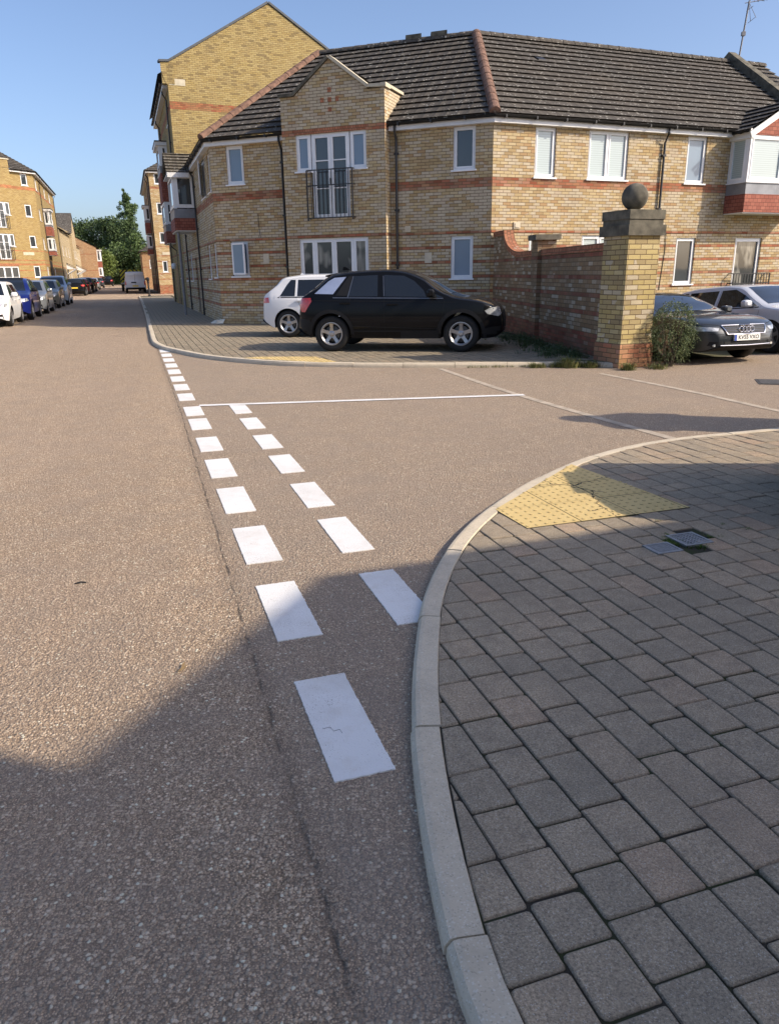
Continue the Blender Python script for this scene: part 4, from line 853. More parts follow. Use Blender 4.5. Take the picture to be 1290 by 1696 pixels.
m = MB(); m.tube([Fc.p(1.50, 3.2, .01), Fc.p(1.50, 2.85, .012), Fc.p(1.54, 2.55, .025)], .007, 5); m.part('cable', M['black_plastic'], ho); m = MB(); m.tube([Fd.p(5.78, 2.5, .02), Fd.p(5.80, 2.0, .012), Fd.p(5.7, .9, .012)], .009, 5); m.part('cable', M['black_plastic'], ho)

# ---- tall gabled apartment block behind
g0 = np.array([-9.3, 36.6]); Fg = Fr(g0, (math.cos(R(25)), math.sin(R(25)))); Fs = Fr(g0, -SW)
ga = thing('apartment_block', 'tall yellow brick apartment block with plain gable end rising behind the corner house', 'apartment block', (-6, 42, 0))
m = MB(); gp = [(0, 0), (9.4, 0), (9.4, 10.28), (4.7, 12.95), (0, 10.28)]; m.face([Fg.p(*q) for q in gp], 0, gp)
m.face([Fg.p(0, 9.4), Fg.p(0, 10.28), Fg.p(-.25, 10.25), Fg.p(-.25, 10.0), Fg.p(-.1, 9.5)][::-1], 0, [(0, 9.4), (0, 10.28), (-.25, 10.25), (-.25, 10.), (-.1, 9.5)][::-1])
opS = [(-2.6, -1.5, z, z+1.05) for z in (1.4, 3.95, 6.5, 8.15)]+[(-9.6, -8.7, z, z+1.05) for z in (1.4, 3.95, 6.5, 8.15)]
wall(m, Fs, -10.5, 0, 0, 9.45, opS); Fs.box(m, -.3, 0.0, 9.45, 10.2, -.3, .22); m.part('wall', M['brick_gable'], ga)
for q in opS: window(ga, Fs, *q, 'glass_dark')
m = MB()
for a, b in (((-.3, 10.27), (.12, 10.3)), ((.12, 10.3), (4.7, 12.98)), ((9.5, 10.24), (4.7, 12.98))):
    p0, p1 = np.array(Fg.p(a[0], a[1], .05)), np.array(Fg.p(b[0], b[1], .05)); up = np.cross(Fg.n3(), (p1-p0)/np.linalg.norm(p1-p0)); up = up if up[2] > 0 else -up
    m.box(p0, p1-p0, Fg.n3(-.35), up*0.085)
m.part('coping', M['coping_dark'], ga)
m = MB(); Fg.box(m, .06, .75, 9.41, 9.66, -.05, .006); m.part('kneeler_stone', M['stone'], ga)
m = MB(); rl = 10.5
m.face([Fg.p(-.35, 9.85, -.3), Fg.p(4.7, 12.9, -.3), (*(np.array(Fg.p(4.7, 0, -.3)[:2])+SW*rl), 12.9), (*(np.array(Fg.p(-.35, 0, -.3)[:2])+SW*rl), 9.85)]); m.face([Fg.p(9.4, 10.1, -.3), Fg.p(4.7, 12.9, -.3), (*(np.array(Fg.p(4.7, 0, -.3)[:2])+SW*rl), 12.9), (*(np.array(Fg.p(9.4, 0, -.3)[:2])+SW*rl), 10.1)])
fb2 = np.array(Fg.p(9.4, 0)[:2]); m.part('roof', M['tile'], ga)
m = MB(); m.face([(*fb2, 0), (*(fb2+SW*rl), 0), (*(fb2+SW*rl), 10.1), (*fb2, 10.1)]); m.face([(*(g0+SW*rl), 0), (*(fb2+SW*rl), 0), (*(fb2+SW*rl), 10.1), (*(np.array(Fg.p(4.7, 0)[:2])+SW*rl), 12.9), (*(g0+SW*rl), 9.45)]); m.part('wall', M['brick_gable'], ga)
eaves(ga, [(Fs.p(-10.5, 0)[:2], Fs.n), (Fs.p(-.4, 0)[:2], Fs.n)], None, 9.35, 9.55, .22, .05, 9.55)
oriel(ga, Fs, -7.0, -4.5, 5.08, 6.4, 6.75, 7.65, 0.40, 'flat', 'glass_dark', split=1); oriel(ga, Fs, -7.0, -4.5, 3.12, 3.68, 4.02, 5.05, 0.40, 'none', 'glass_dark', split=1)
downpipe(ga, Fs, -1.1, 9.4, 0.1, swan=.15); downpipe(ga, Fs, -4.2, 3.1, .1, 0); downpipe(ga, Fs, -8.2, 9.4, .1, swan=.15)
m = MB(); Fs.box(m, -6.2, -5.2, .1, 2.2, -.05, .01); m.part('door', M['black_metal'], ga); m = MB(); m.lathe([(.0, -.16), (.1, -.13), (.14, 0), (.1, .12), (0, .15)], Fs.p(-4.6, 2.0, .2), 10); m.part('wall_lamp', M['upvc'], ga, smooth=True)

# ---- third block across the side street
R0_ = np.array([-19.95, 69.2]); S_ = np.array([-0.3115, 0.9502]); Fr3 = Fr(R0_, (.93, .37)); Fs3 = Fr(R0_, -S_)
r3 = thing('apartment_block', 'far brown brick apartment block with a column of small windows, beside the bollard', 'apartment block', (-17, 74, 0))
op3 = [(.41, .87, z, z+h) for z, h in ((8.98, .88), (6.59, .95), (4.25, .9), (1.83, .96))]+[(4.0, 4.7, z, z+.95) for z in (8.9, 6.5, 4.1, 1.6)]
op3s = [(-2.6, -1.9, z, z+.95) for z in (8.9, 6.5, 4.1, 1.6)]+[(-12, -11, z, z+.95) for z in (8.9, 6.5, 4.1, 1.6)]
m = MB(); wall(m, Fr3, 0, 11, 0, 9.9, op3); wall(m, Fs3, -20, 0, 0, 9.9, op3s); m.part('wall', M['brick_far'], r3)
for q in op3: window(r3, Fr3, *q, 'glass_dark')
for q in op3s: window(r3, Fs3, *q, 'glass_dark')
def hip_roof(par, fa, fb, la, lb, ez, inn, pitch, ov=.3, mat='tile'):
    """fa: left wall frame (ends at corner s=0), fb: right wall frame (starts at corner s=0)"""
    c = xcorner(fa, fb, ov); k = xcorner(fa, fb, -inn); zr = ez+(inn+ov)*math.tan(pitch); m = MB()
    tile_roof(m, [z3(fa.p(-la, 0, ov), ez), z3(c, ez), z3(k, zr), z3(fa.p(-la, 0, -inn), zr)]); tile_roof(m, [z3(c, ez), z3(fb.p(lb, 0, ov), ez), z3(fb.p(lb, 0, -inn), zr), z3(k, zr)])
    bk = xcorner(fa, fb, -inn*2-ov); m.face([z3(k, zr), z3(fb.p(lb, 0, -inn), zr), z3(fb.p(lb, 0, -2*inn-ov), ez), z3(bk, ez)]); m.face([z3(fa.p(-la, 0, -inn), zr), z3(k, zr), z3(bk, ez), z3(fa.p(-la, 0, -2*inn-ov), ez)])
    return m.part('roof', M[mat], par)
hip_roof(r3, Fs3, Fr3, 20, 11, 10.02, 4.2, R(32)); eaves(r3, [(Fs3.p(-20, 0)[:2], Fs3.n), (R0_, mit(Fs3, Fr3)), (Fr3.p(11, 0)[:2], Fr3.n)], None, 9.84, 10.0, .25, .06, 10.0)
oriel(r3, Fs3, -7.4, -5.0, 5.26, 6.2, 6.42, 7.5, .5, 'flat', 'glass_dark', split=1); oriel(r3, Fs3, -7.4, -5.0, 3.43, 3.9, 4.05, 5.1, .5, 'none', 'glass_dark', split=1)
m = MB(); Fr3.box(m, .5, 1.3, 3.27, 3.5, 0, .02); m.part('sign_panel', M['stone'], r3)
downpipe(r3, Fs3, -.5, 9.9, .1, swan=.15); downpipe(r3, Fs3, -1.2, 9.9, .1, swan=.15); downpipe(r3, Fs3, -4.4, 9.9, .1, swan=.15)
# low lit brick garage beyond it
fl = Fr(W(99.5, 1.6)[:2], N2); fl2 = Fr(W(99.5, 1.6)[:2], -S2); lo = thing('low_house', 'low sunlit brick house with small roof beyond the far brown block', 'house', W(104, 4))
m = MB(); wall(m, fl, 0, 8, 0, 4.3, [(.8, 1.6, 2.4, 3.4)]); wall(m, fl2, -14, 0, 0, 4.3, [(-3, -2, 2.4, 3.4), (-6, -5, .1, 2.1)]); m.part('wall', M['brick_end'], lo); window(lo, fl, .8, 1.6, 2.4, 3.4); window(lo, fl2, -3, -2, 2.4, 3.4); hip_roof(lo, fl2, fl, 14, 8, 4.35, 3, R(30))

# ---- left apartment block on the corner
Lc = np.array([-29.7, 69.1]); Fl1 = Fr(Lc, (.47, .88)); Fl2 = Fr(Lc, S_)
lb = thing('apartment_block', 'four storey sunlit yellow brick block with white french windows on the left', 'apartment block', (-32, 68, 0))
op1 = [(-1.22, -.58, z, z+h) for z, h in ((8.9, .93), (6.45, .98), (4.0, .96), (1.55, .96))]
m = MB(); wall(m, Fl1, -16, 0, 0, 9.95, op1)
op2 = [(s_, s_+1.3, z, z+.95) for s_ in (1.2, 8.6) for z in (8.72, 6.3, 3.9, 1.5)]+[(13.5, 15, z, z+.95) for z in (8.72, 6.3, 3.9)]
wall(m, Fl2, 0, 19, 0, 9.95, op2)
q_ = Fr(Fl2.p(19, 0)[:2], -Fl2.n); wall(m, q_, 0, 9, 0, 9.95); m.part('wall', M['brick_left'], lb)
for q in op1: window(lb, Fl1, *q, 'glass_dark')
for q in op2: window(lb, Fl2, *q, 'glass_dark')
Fl3 = Fl1.off(.3); opf = []
for z in (5.45, 3.0): opf += [(-4.95, -4.45, z+1.02, z+2.02, 0), (-4.45, -3.35, z, z+2.02, 0), (-3.35, -2.88, z+1.02, z+2.02, 0)]
opf += [(-4.95, -2.9, .4, 2.46), (-4.4, -3.6, 8.6, 9.8)]
m = MB(); wall(m, Fl3, -6.2, -2.42, 0, 10.7, opf); m.quad(Fl3.p(-2.42, 0), Fl3.p(-2.42, 0, -.3), Fl3.p(-2.42, 10.7, -.9), Fl3.p(-2.42, 10.7)); m.quad(Fl3.p(-2.42, 10.7), Fl3.p(-2.42, 10.7, -.9), Fl3.p(-6.2, 10.7, -.9), Fl3.p(-6.2, 10.7)); m.part('bay_wall', M['brick_left'], lb)
m = MB(); Fl3.box(m, -6.25, -2.36, 10.7, 10.78, -.9, .06); m.part('coping', M['stone'], lb)
for z in (5.45, 3.0):
    window(lb, Fl3, -4.95, -4.47, z+1.02, z+2.02); window(lb, Fl3, -4.43, -3.37, z, z+2.02, 'glass_dark', 2, (z+1.35, z+.75), name='french_door', sill=False, fw=.07); window(lb, Fl3, -3.33, -2.88, z+1.02, z+2.02); railing(lb, Fl3, -4.6, -3.2, z, z+1.05, .15, 9, .01)
window(lb, Fl3, -4.95, -2.9, .4, 2.46, 'glass_dark', 3, (1.6,), name='french_door', sill=False); window(lb, Fl3, -4.4, -3.6, 8.6, 9.8)
m = MB(); Fl3.box(m, -5.0, -2.85, 2.5, 2.66, -.05, .01); m.part('lintel', M['brick_red'], lb)
m = MB(); Fl1.box(m, -2.04, -.98, 3.38, 3.62, 0, .02); m.part('sign_panel', M['stone'], lb)
hip_roof(lb, Fl1, Fl2, 16, 19, 10.05, 4.5, R(31)); eaves(lb, [(Fl1.p(-2.4, 0)[:2], Fl1.n), (Lc, mit(Fl1, Fl2)), (Fl2.p(19, 0)[:2], Fl2.n)], None, 9.86, 10.03, .25, .06, 10.03)
oriel(lb, Fl2, 4.9, 7.3, 5.2, 6.0, 6.2, 7.35, .5, 'flat', 'glass_dark', split=1); oriel(lb, Fl2, 4.9, 7.3, 3.5, 3.85, 3.95, 5.0, .5, 'none', 'glass_dark', split=1)
downpipe(lb, Fl2, 4.1, 9.9, .1, swan=.15); downpipe(lb, Fl2, 18.4, 9.9, .1, swan=.15)
m = MB(); Fl2.box(m, 5.2, 6.9, .1, 3.0, -.05, .01); m.part('door', M['black_metal'], lb)
m = MB(); m.tube([Fl2.p(3.4, 7.4, .02), Fl2.p(3.4, 7.4, .5), Fl2.p(3.4, 6.4, .5)], .03, 6); m.part('bracket', M['grey_pole'], lb)

# ---- terraces on the left beyond it
def terrace(s0, s1, ez, gable, label, mat='brick_terrace', off=0.0, roofm='tile'):
    f = Fl2.off(off); t = thing('terraced_house', label, 'house', f.p((s0+s1)/2, 0)); L = s1-s0
    ops = [(s0+L*a, s0+L*a+1.1, z, z+1.1) for a in (.12, .42, .70) for z in (1.2, 3.9)]
    m = MB(); wall(m, f, s0, s1, 0, ez, ops)
    if gable: m.face([f.p(s0, ez), f.p(s1, ez), f.p((s0+s1)/2, ez+2.6)]); 
    fe_ = Fr(f.p(s0, 0)[:2], f.n); fe_.o = np.array(f.p(s0, 0, -8)[:2]); wall(m, fe_, 0, 8, 0, ez); m.face([fe_.p(0, ez), fe_.p(8, ez), fe_.p(4, ez+(2.2))]); m.part('wall', M[mat], t)
    for q in ops: window(t, f, *q)
    m = MB(); zr = ez+2.4
    if gable: m.face([f.p(s0-.2, ez, .1), f.p((s0+s1)/2, ez+2.75, .1), f.p((s0+s1)/2, ez+2.75, -6), f.p(s0-.2, ez, -6)]); m.face([f.p(s1+.2, ez, .1), f.p((s0+s1)/2, ez+2.75, .1), f.p((s0+s1)/2, ez+2.75, -6), f.p(s1+.2, ez, -6)])
    else: tile_roof(m, [f.p(s0, ez, .3), f.p(s1, ez, .3), f.p(s1, zr, -4), f.p(s0, zr, -4)]); m.face([f.p(s0, zr, -4), f.p(s1, zr, -4), f.p(s1, ez, -8.3), f.p(s0, ez, -8.3)])
    m.part('roof', M[roofm], t)
    m = MB(); c = s0+L*.35; tile_roof(m, [f.p(c-1.2, 2.5, 1.1), f.p(c+1.2, 2.5, 1.1), f.p(c+1.2, 3.1, 0), f.p(c-1.2, 3.1, 0)]); cp = m.part('door_canopy', M['tile'], t)
    m = MB(); m.tube([f.p(c-1.1, 1.9, 0), f.p(c-1.1, 2.45, .95)], .05, 5); m.face([f.p(c-1.1, 2.45, 1.0), f.p(c-1.1, 2.45, 0), f.p(c-1.1, 3.02, 0)]); m.part('bracket', M['upvc'], cp); m = MB(); m.tube([f.p(c+1.1, 1.9, 0), f.p(c+1.1, 2.45, .95)], .05, 5); m.part('bracket', M['upvc'], cp)
    m = MB(); f.box(m, c-.5, c+.5, .1, 2.15, -.04, .02); m.part('door', M['black_metal'], t); return t
terrace(21, 37, 6.6, False, 'cream brick terraced house next to the yellow block with dark door canopy'); terrace(37.2, 45, 7.0, True, 'gable fronted cream brick terraced house in the middle of the terrace', off=.3); terrace(45.2, 58, 5.8, False, 'lower cream brick terraced house at the far end of the terrace')
fe3 = Fr(Fl2.p(62, 0, -4.0)[:2], Fl2.n); eh = thing('end_house', 'orange brick end house turned towards the camera with red tiled bay, before the trees', 'house', fe3.p(2, 0))
m = MB(); WD = 6.3; wall(m, fe3, -3.5, WD, 0, 6.1); m.face([fe3.p(-3.5, 6.1), fe3.p(WD, 6.1), fe3.p(WD*.22, 8.7)]); fe4 = Fr(fe3.p(WD, 0)[:2], S_); wall(m, fe4, 0, 12, 0, 6.1, [(3, 4, 1.2, 2.3), (3, 4, 3.9, 5.0)]); m.part('wall', M['brick_end'], eh)
m = MB(); a3_ = lambda s_, z, k: (*(np.array(fe3.p(s_, 0)[:2])+S_*k), z); m.face([a3_(WD+.3, 6.0, -.1), a3_(WD*.22, 8.8, -.1), a3_(WD*.22, 8.8, 12), a3_(WD+.3, 6.0, 12)]); m.face([a3_(-3.8, 6.0, -.1), a3_(WD*.22, 8.8, -.1), a3_(WD*.22, 8.8, 12), a3_(-3.8, 6.0, 12)]); m.part('roof', M['tile'], eh)
oriel(eh, fe4, 1.0, 3.2, 3.0, 3.9, 4.0, 5.6, .6, 'flat', 'glass_curtain_reflect', split=1); oriel(eh, fe4, 1.0, 3.2, 1.0, 1.6, 1.7, 2.95, .6, 'none', 'glass_curtain_reflect', split=1)

# ---- house across the side road, right behind the camera (only its shadow reaches the picture)
e1, e2 = np.array([.927, .375]), np.array([-.375, .927])
C2 = np.array([7.12, 1.20]); ch = (-e1-e2)/np.linalg.norm(e1+e2)      # chamfer runs towards -e1-e2
en = thing('corner_house', 'buff brick corner house with tiled roof standing behind the camera across the side road', 'house', (9, -1, 0))
eE = np.array([.945, .327]); Fe1 = Fr(C2+eE*14, -eE); Fe2 = Fr(C2, ch)
m = MB(); wall(m, Fe1, 0, 14, 0, 5.1, [(s_, s_+1.2, z, z+1.1) for s_ in (1.5, 5, 8, 11.5) for z in (1.3, 3.9)]); wall(m, Fe2, 0, 9, 0, 5.1, [(.5, 1.2, 3.9, 5.0), (.5, 1.2, 1.3, 2.4)]); fb_ = Fe2.off(.35); fb_.box(m, 1.6, 4.8, 0, 6.0, -2.0, 0.0); m.face([fb_.p(1.6, 6.0), fb_.p(4.8, 6.0), fb_.p(3.27, 6.9)]); m.part('wall', M['brick_main'], en)
for s_ in (1.5, 5, 8, 11.5):
    for z in (1.3, 3.9): window(en, Fe1, s_, s_+1.2, z, z+1.1, 'glass_blind', 2)
for z in (1.3, 3.9): window(en, Fe2, .5, 1.2, z, z+1.1, 'glass_sky_painted')
m = MB(); cc = xcorner(Fe1, Fe2, .24); kk = xcorner(Fe1, Fe2, -3.85)
tile_roof(m, [z3(Fe1.p(0, 0, .24), EZ), z3(cc, EZ), z3(kk, RZ), z3(Fe1.p(0, 0, -3.85), RZ)]); tile_roof(m, [z3(cc, EZ), z3(Fe2.p(9, 0, .24), EZ), z3(Fe2.p(9, 0, -3.85), RZ), z3(kk, RZ)])
k2 = xcorner(Fe1, Fe2, -7.9); m.face([z3(Fe1.p(0, 0, -3.85), RZ), z3(kk, RZ), z3(k2, EZ), z3(Fe1.p(0, 0, -7.9), EZ)]); m.face([z3(kk, RZ), z3(Fe2.p(9, 0, -3.85), RZ), z3(Fe2.p(9, 0, -7.9), EZ), z3(k2, EZ)])
m.part('roof', M['tile'], en); eaves(en, [(Fe1.p(0, 0)[:2], Fe1.n), (C2, mit(Fe1, Fe2)), (Fe2.p(1.7, 0)[:2], Fe2.n)])

# ---- boundary wall, gate pillars
def pillar(P0, label, h=1.98):
    """P0: near left corner, .6 m square on the building axes"""
    t = thing('gate_pillar', label, 'gate pillar', (*P0, 0)); w_ = 0.6; f = Fr(P0, e1); m = MB()
    m.box((*P0, 0.40), (*(e1*w_), 0), (*(e2*w_), 0), (0, 0, h-.40)); m.part('shaft', M['brick_pillar'], t)
    m = MB(); o = P0-e1*.028-e2*.028; m.box((*o, -.05), (*(e1*(w_+.056)), 0), (*(e2*(w_+.056)), 0), (0, 0, .40)); 
    c = [np.array(q) for q in ((*o, .35), (*(o+e1*(w_+.056)), .35), (*(o+(e1+e2)*(w_+.056)), .35), (*(o+e2*(w_+.056)), .35))]; i_ = [np.array(q) for q in ((*P0, .41), (*(P0+e1*w_), .41), (*(P0+(e1+e2)*w_), .41), (*(P0+e2*w_), .41))]
    for k in range(4): m.quad(c[k], c[(k+1) % 4], i_[(k+1) % 4], i_[k])
    m.part('plinth', M['brick_pillar'], t)
    m = MB()
    for ex, za, zb in ((.055, h, h+.155), (.02, h+.155, h+.235), (.035, h+.235, h+.37)):
        o = P0-(e1+e2)*ex; m.box((*o, za), (*(e1*(w_+2*ex)), 0), (*(e2*(w_+2*ex)), 0), (0, 0, zb-za))
    m.part('cap', M['concrete_dark'], t)
    c = P0+(e1+e2)*w_/2; m = MB(); r_ = .198; prof = [(.075, -.02), (.075, .03)]+[(r_*math.sin(a), r_-r_*math.cos(a)+.005) for a in np.linspace(.42, math.pi, 22)]
    m.lathe(prof, (*c, h+.37), 36); m.part('ball_finial', M['concrete_dark'], t, smooth=True, weld=True); return t
PC = np.array([3.70, 12.10]); pillar(PC, 'yellow brick gate pillar with stone ball finial beside the clipped shrub', 2.0)
pillar(np.array([5.55, 6.40]), 'matching brick gate pillar with ball finial on the near side, out of the picture', 2.0)
bw_ = thing('boundary_wall', 'dark weathered brick garden wall with red bands running back from the gate pillar', 'garden wall', (3.2, 15, 0))
wa, wb = np.array(PC+e2*.6+e1*.18), np.array([2.86, 20.95]); fwall = Fr(wb, wa-wb); Lw = np.linalg.norm(wa-wb)
sP = 4.15   # pier position
sh = 1.12   # where the raised part sweeps down
m = MB()
arc = [(sh-.02, 2.48)]+[(sh+1.6-1.6*math.cos(a), 2.48-.55*math.sin(a)) for a in np.linspace(0.0, math.pi/2, 9)]
prof = [(0, 2.48)]+arc+[(Lw, 1.93)]
for (a, za), (b, zb) in zip(prof, prof[1:]):
    if b-a < 1e-4: continue
    for o_, fl_ in ((0.0, 0), (-.22, 1)):
        q = [fwall.p(a, 0, o_), fwall.p(b, 0, o_), fwall.p(b, zb-.1, o_), fwall.p(a, za-.1, o_)]; u_ = [(a, 0), (b, 0), (b, zb-.1), (a, za-.1)]; m.face(q if not fl_ else q[::-1], 0, u_ if not fl_ else u_[::-1])
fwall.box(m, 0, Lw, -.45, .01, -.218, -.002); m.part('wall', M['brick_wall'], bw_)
m = MB()
for (a, za), (b, zb) in zip(prof, prof[1:]):
    if b-a < 1e-4: continue
    A_, B_ = lambda z, o: np.array(fwall.p(a, za+z, o)), lambda z, o: np.array(fwall.p(b, zb+z, o)); L_ = math.hypot(b-a, zb-za)
    for f4, vv in (((-.12, .02), (0, .02)), ((0, .02), (0, -.24)), ((0, -.24), (-.12, -.24))):
        m.quad(A_(f4[0], f4[1]), B_(f4[0], f4[1]), B_(vv[0], vv[1]), A_(vv[0], vv[1]), 0, [(a, f4[0]), (a+L_, f4[0]), (a+L_, vv[0]+vv[1]), (a, vv[0]+vv[1])])
m.quad(fwall.p(sh-.02, 2.42, .02), fwall.p(sh-.02, 2.42, -.24), fwall.p(sh-.02, 1.9, -.24), fwall.p(sh-.02, 1.9, .02)) if False else None
m.part('coping', M['brick_red'], bw_)
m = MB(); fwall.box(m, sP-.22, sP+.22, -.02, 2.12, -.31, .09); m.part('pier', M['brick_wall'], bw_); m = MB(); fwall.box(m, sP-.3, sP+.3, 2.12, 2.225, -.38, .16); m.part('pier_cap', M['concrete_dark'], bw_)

# ------------------------------------------------------------------ vehicles
def paint(name, col, metal=0.0, rough=0.3, ior=1.4):
    t = NT(name); p = t.obj(); n = t.noise(p, 2.0, 4); c = t.mix(t.math('MULTIPLY', n, 0.25), (*col, 1), tuple(x*0.75 for x in col)+(1,))
    d = t.noise(p, 60, 3); return t.fin(c, t.math('ADD', rough if metal > .05 else .6, t.math('MULTIPLY', d, 0.08)), metal, 0.5 if metal > .05 else .1, None, Coat_Weight=0.8, Coat_Roughness=0.015, Coat_IOR=ior)
M['p_black'] = paint('car_paint_black', (0.003, 0.0035, 0.005), 0.0, 0.25, 1.28)
M['p_white'] = paint('car_paint_white', (0.80, 0.80, 0.80), 0.0, 0.35)
M['p_grey'] = paint('car_paint_dark_grey', (0.030, 0.036, 0.042), 0.3, 0.3)
M['p_silverwhite'] = paint('car_paint_silver_white', (0.60, 0.62, 0.66), 0.2, 0.35)
M['p_blue'] = paint('car_paint_deep_blue', (0.008, 0.018, 0.16), 0.2, 0.25)
M['p_silver'] = paint('car_paint_silver', (0.36, 0.38, 0.40), 0.6, 0.3)
M['p_champagne'] = paint('car_paint_champagne', (0.36, 0.33, 0.27), 0.5, 0.3)
M['p_paleblue'] = paint('car_paint_pale_blue', (0.42, 0.47, 0.54), 0.3, 0.3)
M['p_red'] = paint('car_paint_dark_red', (0.12, 0.008, 0.012), 0.1, 0.25)
M['p_van'] = paint('van_paint_white', (0.66, 0.68, 0.70), 0.0, 0.4)
M['trim'] = plain('dark_plastic_trim', (0.012, 0.0125, 0.014), 0.6, var=0.1, spec=.25)
M['dull_chrome'] = plain('dull_chrome_trim', (0.22, 0.22, 0.23), 0.3, 0.8)
M['under'] = plain('underbody_black', (0.008, 0.008, 0.008), 0.9)
M['tyre'] = plain('tyre_rubber', (0.014, 0.014, 0.014), 0.8, var=0.2)
M['alloy'] = plain('alloy_rim', (0.40, 0.40, 0.41), 0.32, 0.75, var=0.05)
M['chrome'] = plain('chrome', (0.75, 0.75, 0.77), 0.12, 0.95, var=0.02)
M['taillight'] = plain('tail_light_red', (0.55, 0.03, 0.02), 0.15, var=0.2, scale=20, Coat_Weight=1.0)
M['headlight'] = plain('headlight_glass', (0.45, 0.47, 0.48), 0.12, 0.3, var=0.5, scale=14, Coat_Weight=1.0)
M['plate_white'] = plain('number_plate_white', (0.78, 0.78, 0.74), 0.4, var=0.03)
M['plate_yellow'] = plain('number_plate_yellow', (0.72, 0.52, 0.06), 0.4, var=0.03)
M['plate_ink'] = plain('number_plate_ink', (0.01, 0.01, 0.01), 0.5)
M['plate_blue'] = plain('number_plate_blue_band', (0.02, 0.06, 0.35), 0.5)
M['pale_panel'] = plain('pale_blue_quarter_panel', (0.30, 0.36, 0.52), 0.25, var=0.08, spec=0.8)  # even pale blue of the crossover's rear quarter panel

def interp(tab, x):
    xs = [a for a, _ in tab]; ys = [b for _, b in tab]
    if x <= xs[0]: return ys[0]
    if x >= xs[-1]: return ys[-1]
    i = max(k for k in range(len(xs)) if xs[k] <= x)
    if i >= len(xs)-1: return ys[-1]
    h = xs[i+1]-xs[i]; t = (x-xs[i])/h
    def sl(k):
        if k <= 0 or k >= len(xs)-1: return (ys[min(k+1, len(xs)-1)]-ys[max(k-1, 0)])/(xs[min(k+1, len(xs)-1)]-xs[max(k-1, 0)]) if k in (0, len(xs)-1) else 0
        a, b = (ys[k]-ys[k-1])/(xs[k]-xs[k-1]), (ys[k+1]-ys[k])/(xs[k+1]-xs[k]); return 0 if a*b <= 0 else 2*a*b/(a+b)
    m0, m1 = sl(i)*h, sl(i+1)*h
    return (2*t**3-3*t*t+1)*ys[i]+(t**3-2*t*t+t)*m0+(-2*t**3+3*t*t)*ys[i+1]+(t**3-t*t)*m1
class Car:
    def __init__(c, root, sp, mats):
        c.root = root; c.kx = sp.get('kx', 1.0)
        for k_ in ('top', 'W', 'bot'): sp[k_] = [(a*c.kx, b) for a, b in sp[k_]]
        sp['ax'] = tuple(a*c.kx for a in sp['ax']); c.sp = sp; c.m = mats; sp.setdefault('belt', .95); sp.setdefault('tum', .34); sp.setdefault('rc', .075); c.body()
    def wy(c, x, z):
        sp = c.sp; w_ = interp(sp['W'], x); zm = 0.60; b = sp['belt']+sp.get('beltrise', 0)*(-x)
        if z < zm: return w_*(1-.075*((zm-z)/(zm-.18))**2)
        if z < b: return w_*(1-.035*((z-zm)/(b-zm))**2)
        return w_*.965-.006-(z-b)*sp['tum']
    def zb(c, x):
        sp = c.sp; z = interp(sp['bot'], x)
        for a in sp['ax']:
            q = sp['ar']**2-(x-a)**2
            if q > 0: z = max(z, sp['wr']+math.sqrt(q))
        return z
    def body(c):
        sp = c.sp; xs = set(np.round(np.linspace(sp['top'][0][0], sp['top'][-1][0], sp.get('n', 110)), 4).tolist())
        for a in sp['ax']:
            for s_ in (-1, 1): xs.add(a+s_*sp['ar']); xs.add(a+s_*(sp['ar']+.003))
            for q in np.linspace(-1, 1, 17): xs.add(a+sp['ar']*math.sin(q*math.pi/2))
        for e in (0, -1):
            x0 = sp['top'][e][0]; sg = 1 if e == 0 else -1
            for k in (.008, .02, .04, .07, .1): xs.add(x0+sg*k)
        xs = sorted(xs); xs = [x for i, x in enumerate(xs) if i == 0 or x-xs[i-1] > .0015]; ns, nc = 15, 9; rows = []
        for x in xs:
            zb, zt = c.zb(x), interp(sp['top'], x); rc = min(sp['rc'], (zt-zb)*.35); ze = zt-rc; pts = []
            for k in range(ns): z = zb+(ze-zb)*k/(ns-1); pts.append((x, c.wy(x, z), z))
            ye = pts[-1][1]
            for k in range(1, nc+1): a = k/nc*math.pi/2; pts.append((x, ye*max(0, math.cos(a))**(2/2.9), ze+rc*math.sin(a)**(2/2.9)))
            rows.append(pts)
        m = MB(); n_ = ns+nc
        for sg in (1, -1):
            for i in range(len(rows)-1):
                A, B = rows[i], rows[i+1]
                for j in range(n_-1):
                    q = [A[j], B[j], B[j+1], A[j+1]]; q = [(p[0], p[1]*sg, p[2]) for p in q]; m.face(q[::-1] if sg > 0 else q, 0, [(0, 0)]*4)
            for R_, fl in ((rows[0], 0), (rows[-1], 1)):
                for j in range(n_-1):
                    q = [(R_[j][0], 0, R_[j][2]), (R_[j][0], R_[j][1]*sg, R_[j][2]), (R_[j+1][0], R_[j+1][1]*sg, R_[j+1][2]), (R_[j+1][0], 0, R_[j+1][2])]
                    m.face(q if (sg > 0) == (fl == 1) else q[::-1], 0, [(0, 0)]*4)
        def bow(p):
            x, y, z = p; ax_ = abs(x); lo_ = min(1, max(0, (ax_-1.62)/.35)); hi_ = min(1, max(0, (ax_-.55)/.7))*min(1, max(0, (z-1.02)/.18)); return (x-math.copysign(1, x)*(y/.9)**2*(.085*lo_+.24*hi_*(1-lo_*.4)), y, z)
        m.V = [bow(p) for p in m.V]
        c.bvh = BVHTree.FromPolygons(m.V, m.F)
        for i in range(len(rows)-1):
            a, b = rows[i][0], rows[i+1][0]; m.face([(a[0], a[1], a[2]), (a[0], -a[1], a[2]), (b[0], -b[1], b[2]), (b[0], b[1], b[2])], 1, [(0, 0)]*4)
        o = m.part('body', [M[c.m], M['under']], c.root, origin=(0, 0, 0), weld=True); c.bo = o
        me = o.data; me.polygons.foreach_set('use_smooth', [True]*len(me.polygons))
        try: me.set_sharp_from_angle(angle=R(38))
        except Exception: pass
